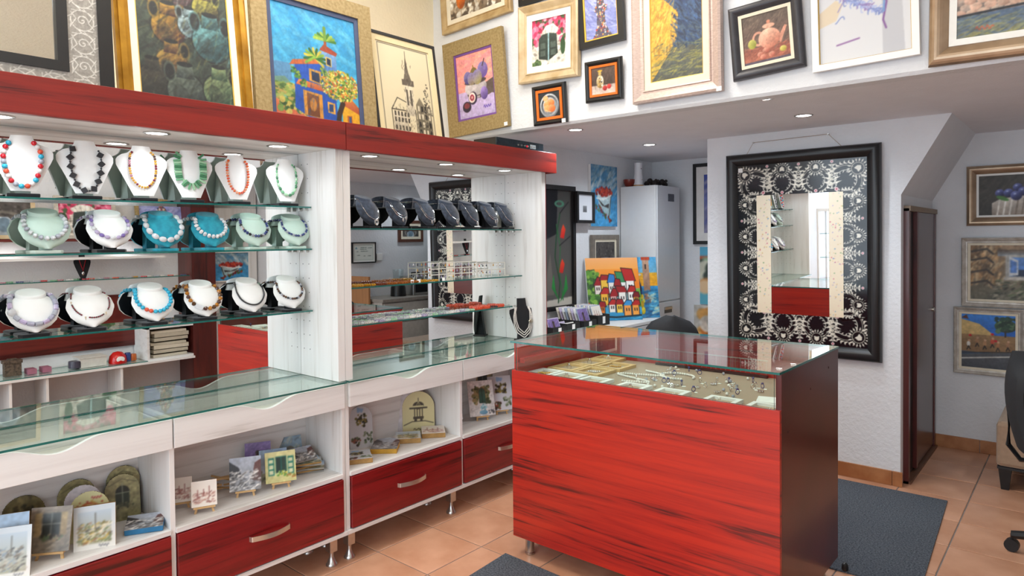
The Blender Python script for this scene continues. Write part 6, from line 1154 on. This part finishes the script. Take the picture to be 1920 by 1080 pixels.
# ================================================================== low white cabinet, trays with cards, boiler
t = thing('low_cabinet', 'low white cabinet under the tulip picture', 'cabinet', (-2.69, 4.0, 0)); W = dict(parent=t, world=True)
MB().box(-2.885, 3.34, .06, -2.49, 4.735, .778).build('body', M_white, **W); MB().box(-2.89, 3.33, .779, -2.47, 4.74, .801).build('top', M_white, bevel=.002, **W); MB().box(-2.87, 3.36, 0, -2.53, 4.72, .06).build('plinth', mat('grey_plinth', '#8a8a8a', .6), **W)
for k in range(3):
    d = MB().box(-2.4895, 3.345 + k * .463, .07, -2.474, 3.798 + k * .463, .772).build('door', M_white, bevel=.002, **W); WM[d.name] = WM[t.name]
    MB().box(-2.474, 3.77 + k * .463, .50, -2.462, 3.78 + k * .463, .62).build('handle', M_nickel, d, world=True)
def card_tray(label, x, y, w, dp, h, n, cols, ch, rz=0):
    t = thing('card_tray', label, 'tray', (x, y, .8015), radians(rz)); b = mat('black_wicker', '#1c1b1a', .7, var=.3, scale=120, bump=.4)
    MB().box(-dp / 2, -w / 2, 0, dp / 2, w / 2, .006).box(-dp / 2, -w / 2, .006, -dp / 2 + .006, w / 2, h).box(dp / 2 - .006, -w / 2, .006, dp / 2, w / 2, h).box(-dp / 2 + .006, -w / 2, .006, dp / 2 - .006, -w / 2 + .006, h).box(-dp / 2 + .006, w / 2 - .006, .006, dp / 2 - .006, w / 2, h).build('box', b, t)
    MB().box(dp / 2, -.016, h * .2, dp / 2 + .001, .016, h * .85).build('price_tag', M_tagw, t)
    for k in range(n):
        x2 = x - dp / 2 + .02 + (dp - .05) * k / max(1, n - 1); c = thing('greeting_card', f'{["cream", "lilac", "white", "blue grey"][k % 4]} greeting card, {ORD[k]} from the back, in {label}' if k < n - 1 else f'foremost picture card in {label}', 'greeting card', group='greeting cards in the black trays', matrix=Matrix.Translation((x2, y, .808)) @ Matrix.Rotation(radians(90 + rz), 4, 'Z') @ Matrix.Rotation(radians(-20), 4, 'X'))
        MB().box(-w * .42, 0, 0, w * .42, .0035, ch).build('card', mat('card_' + str(k % 4), ['#ece4d2', '#cfc4dc', '#f2f0ea', '#aab8cc'][k % 4], .7, var=.05), c)
        if k == n - 1: art_pl(cols, 5)(ch / (w * .84)).mesh('print', w * .84 - .012, ch - .012, -w * .42 + .006, .006, -.0008, M_print, c)
card_tray('black tray at the cabinet end', -2.66, 3.50, .15, .16, .05, 2, 'purple', .10)
card_tray('black wicker tray with few loose cards', -2.70, 3.68, .15, .20, .055, 3, 'sepia', .05)
card_tray('full black tray with lilac cards', -2.70, 3.865, .15, .22, .055, 8, 'purple', .135)
card_tray('black tray nearest the village canvas', -2.69, 4.05, .15, .18, .075, 8, 'sepia', .14)
t = thing('wall_boiler', 'tall white wall-hung boiler cabinet with vase on top', 'boiler', (-2.72, 4.94, .76)); W = dict(parent=t, world=True)
MB().box(-2.888, 4.752, .76, -2.570, 5.135, 1.828).build('body', mat('boiler_white', '#dcdcdc', .35, var=.01), bevel=.006, **W)
MB().box(-2.5695, 4.756, .915, -2.556, 5.131, 1.826).build('front_cover', mat('boiler_front', '#d6d6d8', .3, .1, var=.01), bevel=.004, **W); MB().box(-2.5695, 4.756, .762, -2.556, 5.131, .905).build('lower_cover', mat('boiler_front', '#d6d6d8'), bevel=.004, **W)
MB().box(-2.556, 4.93, 1.705, -2.5535, 5.03, 1.765).build('badge', mat('boiler_badge', '#4a4c50', .3, .4, c2='#6a6c70', scale=90), **W); MB().box(-2.556, 4.86, .815, -2.5545, 4.985, .865).build('grip', mat('grip_dark', '#55524e', .5), **W); MB().box(-2.5545, 4.862, .842, -2.549, 4.983, .863).build('grip_flap', M_steel, **W)
t = thing('white_vase', 'white waisted vase on top of the boiler cabinet', 'vase', (-2.78, 4.855, 1.8285)); MB().lathe([(.040, 0), (.042, .004), (.039, .05), (.031, .11), (.031, .17), (.033, .192), (.030, .192), (.026, .18), (.026, .02), (.001, .015)], (0, 0, 0), 24).build('body', mat('white_ceramic', '#e8e8ec', .3, var=.01), t, True); MB().lathe([(.0415, .004), (.0425, .01), (.041, .016)], (0, 0, 0), 24, cap=False).build('gold_band', mat('ochre_band', '#c8904a', .4), t, True)
for z_, c_ in ((.145, '#3a3c44'), (.055, '#c8b0a8')): MB().ball((.0295 if z_ > .1 else .037, -.005, z_), .006, 8, 6, (.3, 1, 1)).build('painted_motif', mat('motif' + c_, c_, .4), t, True)
t = thing('dried_pod_branch', 'dark dried seed pods lying on the boiler cabinet', 'dried plant', (-2.70, 4.98, 1.8285)); g = random.Random(5)
for k in range(16): MB().ball((g.uniform(-.05, .09), g.uniform(-.08, .10), .02 + g.uniform(0, .03)), g.uniform(.012, .026), 7, 5, (1, 1, .9)).build('pod', mat('dark_pod', '#2f2420', .7, var=.2), t, True)
t = thing('red_bowl', 'dark red bowl half behind the white vase', 'bowl', (-2.84, 4.815, 1.8285)); MB().lathe([(.02, 0), (.035, .01), (.046, .035), (.048, .06), (.044, .06), (.03, .015), (.001, .012)], (0, 0, 0), 20).build('body', mat('red_glaze', '#7a2a1c', .3, var=.05), t, True)
# ================================================================== office chairs, ottoman, mats
def office_chair(label, x, y, rz, bh=.955, bw=.40):
    """backrest faces local -Y (the back of the chair is at +Y)"""
    t = thing('office_chair', label, 'chair', (x, y, 0), radians(rz)); F = mat('black_chair_fabric', '#1b1c20', .75, var=.1, scale=200)
    b = MB(); rows = np.linspace(.50, bh, 12)
    n = 11; v = []
    for k in range(2):
        for r in rows:
            q = (r - .5) / (bh - .5); hw = bw / 2 * (1 - .06 * q) * sqrt(max(.02, 1 - max(0, (q - .62) / .38) ** 2.4))
            for u in np.linspace(-1, 1, n): v.append((u * hw, .20 + .05 * sin(q * 2.6) * .9 - .05 * (u * u) + .05 * k * (1 - .5 * u * u), r))
    N0 = len(rows) * n; Q = lambda k, i, j: k * N0 + i * n + j; m_ = len(rows)
    f = [(Q(0, i, j), Q(0, i, j + 1), Q(0, i + 1, j + 1), Q(0, i + 1, j)) for i in range(m_ - 1) for j in range(n - 1)] + [(Q(1, i, j), Q(1, i + 1, j), Q(1, i + 1, j + 1), Q(1, i, j + 1)) for i in range(m_ - 1) for j in range(n - 1)]
    rim = [(i, 0) for i in range(m_)] + [(m_ - 1, j) for j in range(1, n)] + [(i, n - 1) for i in range(m_ - 2, -1, -1)] + [(0, j) for j in range(n - 2, 0, -1)]
    f += [(Q(0, *a), Q(0, *c), Q(1, *c), Q(1, *a)) for a, c in zip(rim, rim[1:] + rim[:1])]; b.add(v, f).build('backrest', F, t, True)
    MB().lathe([(.001, .43), (.20, .43), (.225, .445), (.225, .475), (.20, .495), (.001, .50)], (0, 0, 0), 24).build('seat', F, t, True); MB().tube([(0, .06, .43), (0, .24, .42), (0, .285, .48), (0, .28, .62)], .02, 8, flat=.5).build('back_bracket', M_black, t, True)
    MB().cyl((0, 0, .10), (0, 0, .43), .025, 14).build('gas_column', M_black, t, True)
    for k in range(5):
        a = 2 * pi * k / 5 + .3; l = MB().tube([(.02 * cos(a), .02 * sin(a), .115), (.15 * cos(a), .15 * sin(a), .10), (.27 * cos(a), .27 * sin(a), .075)], [.028, .022, .018], 8).build('base_leg', M_black, t, True)
        MB().cyl((.27 * cos(a) - .016 * sin(a), .27 * sin(a) + .016 * cos(a), .029), (.27 * cos(a) + .016 * sin(a), .27 * sin(a) - .016 * cos(a), .029), .028, 16).cyl((.27 * cos(a), .27 * sin(a), .03), (.27 * cos(a), .27 * sin(a), .08), .006, 6).build('caster', M_black, l)
    return t
office_chair('black office chair behind the red counter', -2.14, 4.05, 222, .925, .37)
office_chair('black office chair cut by the right photo edge', .015, 3.70, 84, .90, .46)
t = thing('ottoman', 'beige suede ottoman with black legs by the wall', 'ottoman', (-.18, 4.86, 0)); M_suede = mat('beige_suede', '#a58b74', .9, var=.06, scale=40, sheen=.3)
MB().box(-.205, -.275, .130, .205, .275, .380).build('body', M_suede, t, bevel=.022); MB().box(-.20, -.27, .118, .20, .27, .131).build('base_board', M_black, t)
for x in (-.165, .165):
    for y in (-.235, .235): MB().add([(x + dx * .018, y + dy * .018, 0) for dx, dy in ((-1, -1), (1, -1), (1, 1), (-1, 1))] + [(x + dx * .030, y + dy * .030, .118) for dx, dy in ((-1, -1), (1, -1), (1, 1), (-1, 1))], [(0, 1, 2, 3), (4, 5, 6, 7), (0, 1, 5, 4), (1, 2, 6, 5), (2, 3, 7, 6), (3, 0, 4, 7)]).build('leg', M_black, t)
M_mat = mat('grey_ribbed_carpet', '#5f656e', .95, var=.35, scale=140, c2='#2a3038', bump=.8, bscale=140)
o = MB().prism([(-1.52, 3.02), (-.50, 3.06), (-.562, 4.21), (-1.50, 4.20)], .0005, .007, 2).build('floor_mat', M_mat, None); tag(o, 'large dark grey carpet mat beside the red counter', 'mat')
o = MB().prism([(-1.988, 2.272), (-1.93, 1.35), (-1.25, 1.36), (-1.25, 2.245)], .0005, .007, 2).build('floor_mat', M_mat, None); tag(o, 'dark grey carpet mat in front of the red counter', 'mat')
o = MB().ball((-.775, 3.06, .02), .02, 8, 6, (.7, 1, 1)).build('door_wedge', M_black, None, True); tag(o, 'small black object on the mat at the counter back corner', 'wedge')
# ================================================================== the side of the room seen in the mirrors
t = thing('wall_display', 'low white and cherry wall display across the shop', 'display unit', (.9, 2.1, 0)); W = dict(parent=t, world=True)
MB().box(.76, 2.82, 0, 1.04, 2.84, 2.0).box(.76, 3.02, 0, 1.04, 3.04, 2.0).box(.755, 2.82, 0, .765, 3.04, 2.0).build('upright', M_mar, **W); MB().box(1.02, .30, .50, 1.04, 2.42, .96).build('back_board', M_mary, **W)
MB().box(.72, .30, .360, 1.04, 2.82, .378).build('bench_top', M_ww, **W)
for y in (.9, 1.42, 1.66, 2.2): MB().box(.74, y, .01, 1.04, y + .018, .36).build('partition', M_wwz, **W)
MB().box(.75, 2.42, .378, 1.04, 2.44, .67).box(.75, 2.44, .378, 1.04, 2.82, .396).box(.75, 2.42, .655, 1.04, 2.82, .673).build('cubby', M_ww, **W)
MB().pane(.80, .60, 1.105, 1.04, 2.97, 1.112, 2).build('glass_shelf', [M_glass, M_edge], **W); MB().pane(.74, .30, .3785, 1.04, 2.42, .385, 2).build('glass_top', [M_glass, M_edge], **W); MB().box(.85, .30, 1.43, 1.04, 3.3, 1.45).build('picture_ledge', M_mary, **W); MB().box(.98, 3.04, 0, 1.04, 3.58, 2.0).build('end_panel', M_wwz, **W)
for yy in (1.50, 2.33): downlight(t, .93, yy, 1.43, .04, 3.0, (1, .96, .9))
MB().box(.80, .7, 1.28, 1.04, 2.6, 1.30).build('lower_ledge', M_ww, **W)
for k in range(7):
    o = MB().box(-.12, -.15, 0, .12, .15, .022 + .006 * (k % 3)).build('paper_bundle', mat(['paper_cream', 'paper_grey', 'paper_blue'][k % 3 if k == 4 else k % 2], ['#d8d0bc', '#c4bca8', '#a8b8b4'][k % 3 if k == 4 else k % 2], .8, var=.05), None); o.location = (.90, 2.62 + .01 * (k % 3), .3975 + k * .0352); o.rotation_euler = (0, 0, .04 * (k % 4 - 1.5)); tag(o, 'flat bundle of folded paper in the white cubby seen in the mirror', 'paper', 'paper bundles in the cubby')
t = thing('red_alarm_bell', 'shiny red domed box on the low display, seen in the mirror', 'box', (.86, 2.22, .386)); MB().lathe([(.07, 0), (.07, .02), (.062, .06), (.035, .09), (.001, .098)], (0, 0, 0), 20).build('dome', mat('red_gloss', '#c81c18', .15, var=.02), t, True); MB().ball((-.066, 0, .035), .028, 8, 6, (.1, 1.2, .9)).build('emblem', M_tagw, t, True)
for k, (y, h, c, nm, lb) in enumerate(((2.30, .075, '#2f4a8a', 'pill_jar', 'blue jar beside the red dome, seen in the mirror'), (2.345, .06, '#c8682c', 'egg_cup', 'orange cup beside the blue jar, seen in the mirror'), (1.90, .06, '#4a4654', 'round_tin', 'dark round tin on the low display, seen in the mirror'), (1.48, .14, '#6a5848', 'carved_house', 'carved brown wooden house ornament, seen in the mirror'))):
    if nm == 'carved_house':
        t = thing(nm, lb, 'ornament', (.90, y, .386)); MB().box(-.03, -.055, 0, .03, .055, .10).build('walls', mat('carved_wood', c, .8, var=.3, scale=60, bump=.8), t); MB().box(-.036, -.062, .10, .036, .062, .125).box(-.02, -.03, .125, .02, .03, .135).build('roof', mat('carved_wood', c), t); continue
    o = MB().lathe([(.02, 0), (.026 if nm != 'round_tin' else .05, .005), (.026 if nm != 'round_tin' else .05, h * .8), (.022 if nm != 'round_tin' else .048, h), (.001, h)], (0, 0, 0), 16).build(nm, mat('jar' + c, c, .3, var=.1), None, True); o.location = (.86, y, .386); tag(o, lb, 'jar' if k < 2 else 'tin')
for k in range(3):
    o = MB().box(-.08, -.10, 0, .08, .10, .075).box(-.085, -.105, .075, .085, .105, .083).build('cardboard_box', mat('pale_card', '#d8d4cc', .8, var=.05), None) if k == 0 else MB().box(-.05, -.03, 0, .05, .03, .04).build('leather_pouch', mat('mauve_leather', '#a8687c', .7), None)
    o.location = (.90, [2.02, 1.70, 1.60][k], .386); tag(o, ['pale cardboard box on the low display, seen in the mirror', 'mauve pouch by the round tin, seen in the mirror', 'mauve pouch by the carved house, seen in the mirror'][k], 'box' if k == 0 else 'pouch')
t = thing('necklace_bust', 'small black bust with red cord necklace, seen in the mirror', 'bust', matrix=Matrix.Translation((.90, 1.98, 1.1125)) @ Matrix.Rotation(radians(-90), 4, 'Z') @ Matrix.Scale(.85, 4))
shell(np.concatenate([np.linspace(.012, .186, 11), np.linspace(.19, .255, 8)]), 9, lambda r, u: (u * np.interp(r, PZ, PW), -.02 + r * .14 - .006 * (1 - u * u), r), .006, [M_blackv, M_blackv], 'front', t); MB().box(-.030, -.026, 0, .030, .052, .0115).build('base', M_black, t)
n_ = thing('pendant_necklace', 'red cord necklace with leaf pendant, seen in the mirror', 'necklace', matrix=WM[t.name]); MB().tube([(-.03, -.004, .20), (-.012, -.012, .13), (0, -.019, .085), (.012, -.012, .13), (.03, -.004, .20)], .002, 6).build('cord', b_red, n_, True); MB().ball((0, -.022, .06), .018, 8, 6, (.6, .2, 1)).build('pendant', b_silver, n_, True)
g = random.Random(9)
for k in range(26): bracelet('small colourful bracelet on the opposite glass shelf, seen in the mirror', .86 + .05 * (k % 2), 1.42 + k * .057, 1.1125, .022, .0045, [b_red, b_wh, b_gry, b_gold, b_navy, b_grn, b_cor, b_pink][g.randrange(8)], 12, 'bracelets on the opposite shelf')
for k, (y, w_, h_, at, lb) in enumerate(((.72, .40, .30, art_jugs, 'brown jug painting on the opposite ledge, seen in the mirror'), (1.25, .42, .34, art_tower, 'dark tower painting on the opposite ledge, seen in the mirror'), (1.80, .46, .36, art_door, 'pink and green door painting on the opposite ledge, seen in the mirror'), (2.42, .46, .36, art_dome, 'lilac dome painting on the opposite ledge, seen in the mirror'))):
    picture('framed_painting', lb, -90, (.925, y + w_, 1.452), w_, h_, 0, -8, 'flat', .03, [F_oak, F_champ, F_silv, F_beige][k], at)
for k in range(9):
    o = MB().box(-.10, -.016, 0, .10, .016, .11 + .012 * (k % 3)).build('book', mat('book' + str(k % 4), ['#e4d8c0', '#7a4a34', '#d8d0c8', '#4a3a34'][k % 4], .7), None); o.location = (.92, 1.02 + .037 * k, 1.3005); tag(o, 'upright book on the opposite lower ledge, seen in the mirror', 'book', 'books on the opposite ledge')
picture('framed_painting', 'poppy painting on the opposite wall, seen in the mirror', -90, (.978, 3.50, 1.02), .40, .30, 0, 0, 'flat', .015, F_white, art_boat)
# workbench recess reflected in the right cabinet mirror
t = thing('workbench', 'grey workbench with drawers in the recess, seen in the mirror', 'workbench', (.5, 5.3, 0)); W = dict(parent=t, world=True); M_bench = mat('grey_bench', '#9c958c', .5, var=.08)
MB().box(.26, 4.62, .745, .742, 6.12, .775).build('top', M_bench, **W); MB().box(.30, 4.64, .02, .742, 5.40, .744).build('drawer_body', mat('bench_white', '#c8c4bc', .5), **W); MB().box(.30, 5.9, .02, .742, 6.10, .744).build('end_panel', M_bench, **W)
for k in range(3): d = MB().box(.284, 4.66, .08 + k * .22, .299, 5.38, .285 + k * .22).build('drawer', mat('bench_white', '#c8c4bc'), **W)
t = thing('bench_grinder', 'green bench drill stand on a wooden box, seen in the mirror', 'tool', (.5, 5.72, .776)); M_gt = mat('tool_green', '#2f6a38', .4, var=.05)
MB().box(-.14, -.19, 0, -.12, .16, .24).box(.12, -.19, 0, .14, .16, .24).box(-.14, -.19, .24, .14, .16, .262).build('wooden_box', mat('box_ply', '#b8804a', .6, var=.1, scale=8), t); MB().box(-.12, -.13, .263, .10, .10, .30).build('foot', M_gt, t); MB().cyl((0, -.06, .30), (0, -.06, .62), .018, 10).build('column', M_gt, t); MB().cyl((-.07, .02, .42), (.05, .02, .42), .085, 20).build('wheel', M_black, t); MB().box(-.06, -.12, .50, .06, .12, .58).build('motor', M_gt, t, bevel=.015); MB().cyl((0, -.20, .56), (0, -.08, .56), .03, 12).box(-.02, -.20, .40, .02, -.15, .56).build('drill', M_black, t)
t = thing('blender_jar', 'clear mixing jar machine on the workbench, seen in the mirror', 'appliance', (.52, 5.05, .776)); MB().lathe([(.09, 0), (.085, .10), (.06, .16)], (0, 0, 0), 18).build('motor_base', M_black, t, True); MB().lathe([(.055, .161), (.062, .30), (.062, .305)], (0, 0, 0), 18, cap=False).build('jar', glass('jar_glass', (.85, .9, .9)), t, True)
t = thing('toaster_oven', 'steel box heater with black handle on the workbench, seen in the mirror', 'appliance', (.55, 5.33, .776)); MB().box(-.12, -.13, 0, .14, .13, .22).build('body', M_steel, t, bevel=.006); MB().tube([(-.02, -.07, .22), (-.02, -.07, .255), (-.02, .05, .255), (-.02, .05, .22)], .008, 8).build('handle', M_black, t); MB().box(-.126, -.10, .03, -.121, .08, .18).build('door', M_black, t)
t = thing('wooden_panel', 'upright plywood panel at the workbench end, seen in the mirror', 'panel', (.6, 4.58, 0)); MB().box(-.16, -.012, 0, .14, .012, 1.02).build('board', mat('panel_ply', '#b07c50', .6, var=.1, scale=4, stretch=(6, 6, .6)), t)
picture('framed_certificate', 'black framed certificate on the recess wall, seen in the mirror', -90, (.741, 4.905, 1.16), .33, .235, 0, 0, 'flat', .013, F_blk, art_diploma, [(.012, L_white)], cat='certificate', pm=M_print)
picture('framed_painting', 'brown framed picture on the recess wall, seen in the mirror', -90, (.741, 5.63, 1.39), .385, .26, 0, 0, 'flat', .035, mat('brown_moulding', '#5a3424', .5), art_tower, [(.03, L_cream)])
o = MB().box(-.012, -.042, -.042, 0, .042, .042).build('light_switch', M_white, None, bevel=.004, loc=(.7485, 4.965, 1.222)); tag(o, 'white light switch on the recess wall, seen in the mirror', 'light switch')
# lit glass vitrine near the shop window, seen in the ornate mirror
t = thing('glass_vitrine', 'white glass vitrine by the shop window, seen in the ornate mirror', 'vitrine', (-2.55, -1.15, 0)); W = dict(parent=t, world=True)
MB().box(-2.78, -1.45, 0, -2.10, -1.05, .60).build('base', M_redX, **W)
for x in (-2.78, -2.125):
    for y in (-1.45, -1.075): MB().box(x, y, .60, x + .025, y + .025, 1.52).build('post', M_white, **W)
MB().box(-2.78, -1.45, 1.52, -2.10, -1.05, 1.56).build('roof', M_white, **W)
for z in (.602, .90, 1.22): MB().pane(-2.75, -1.42, z, -2.13, -1.08, z + .006, 2).build('glass_shelf', [M_glass, M_edge], **W)
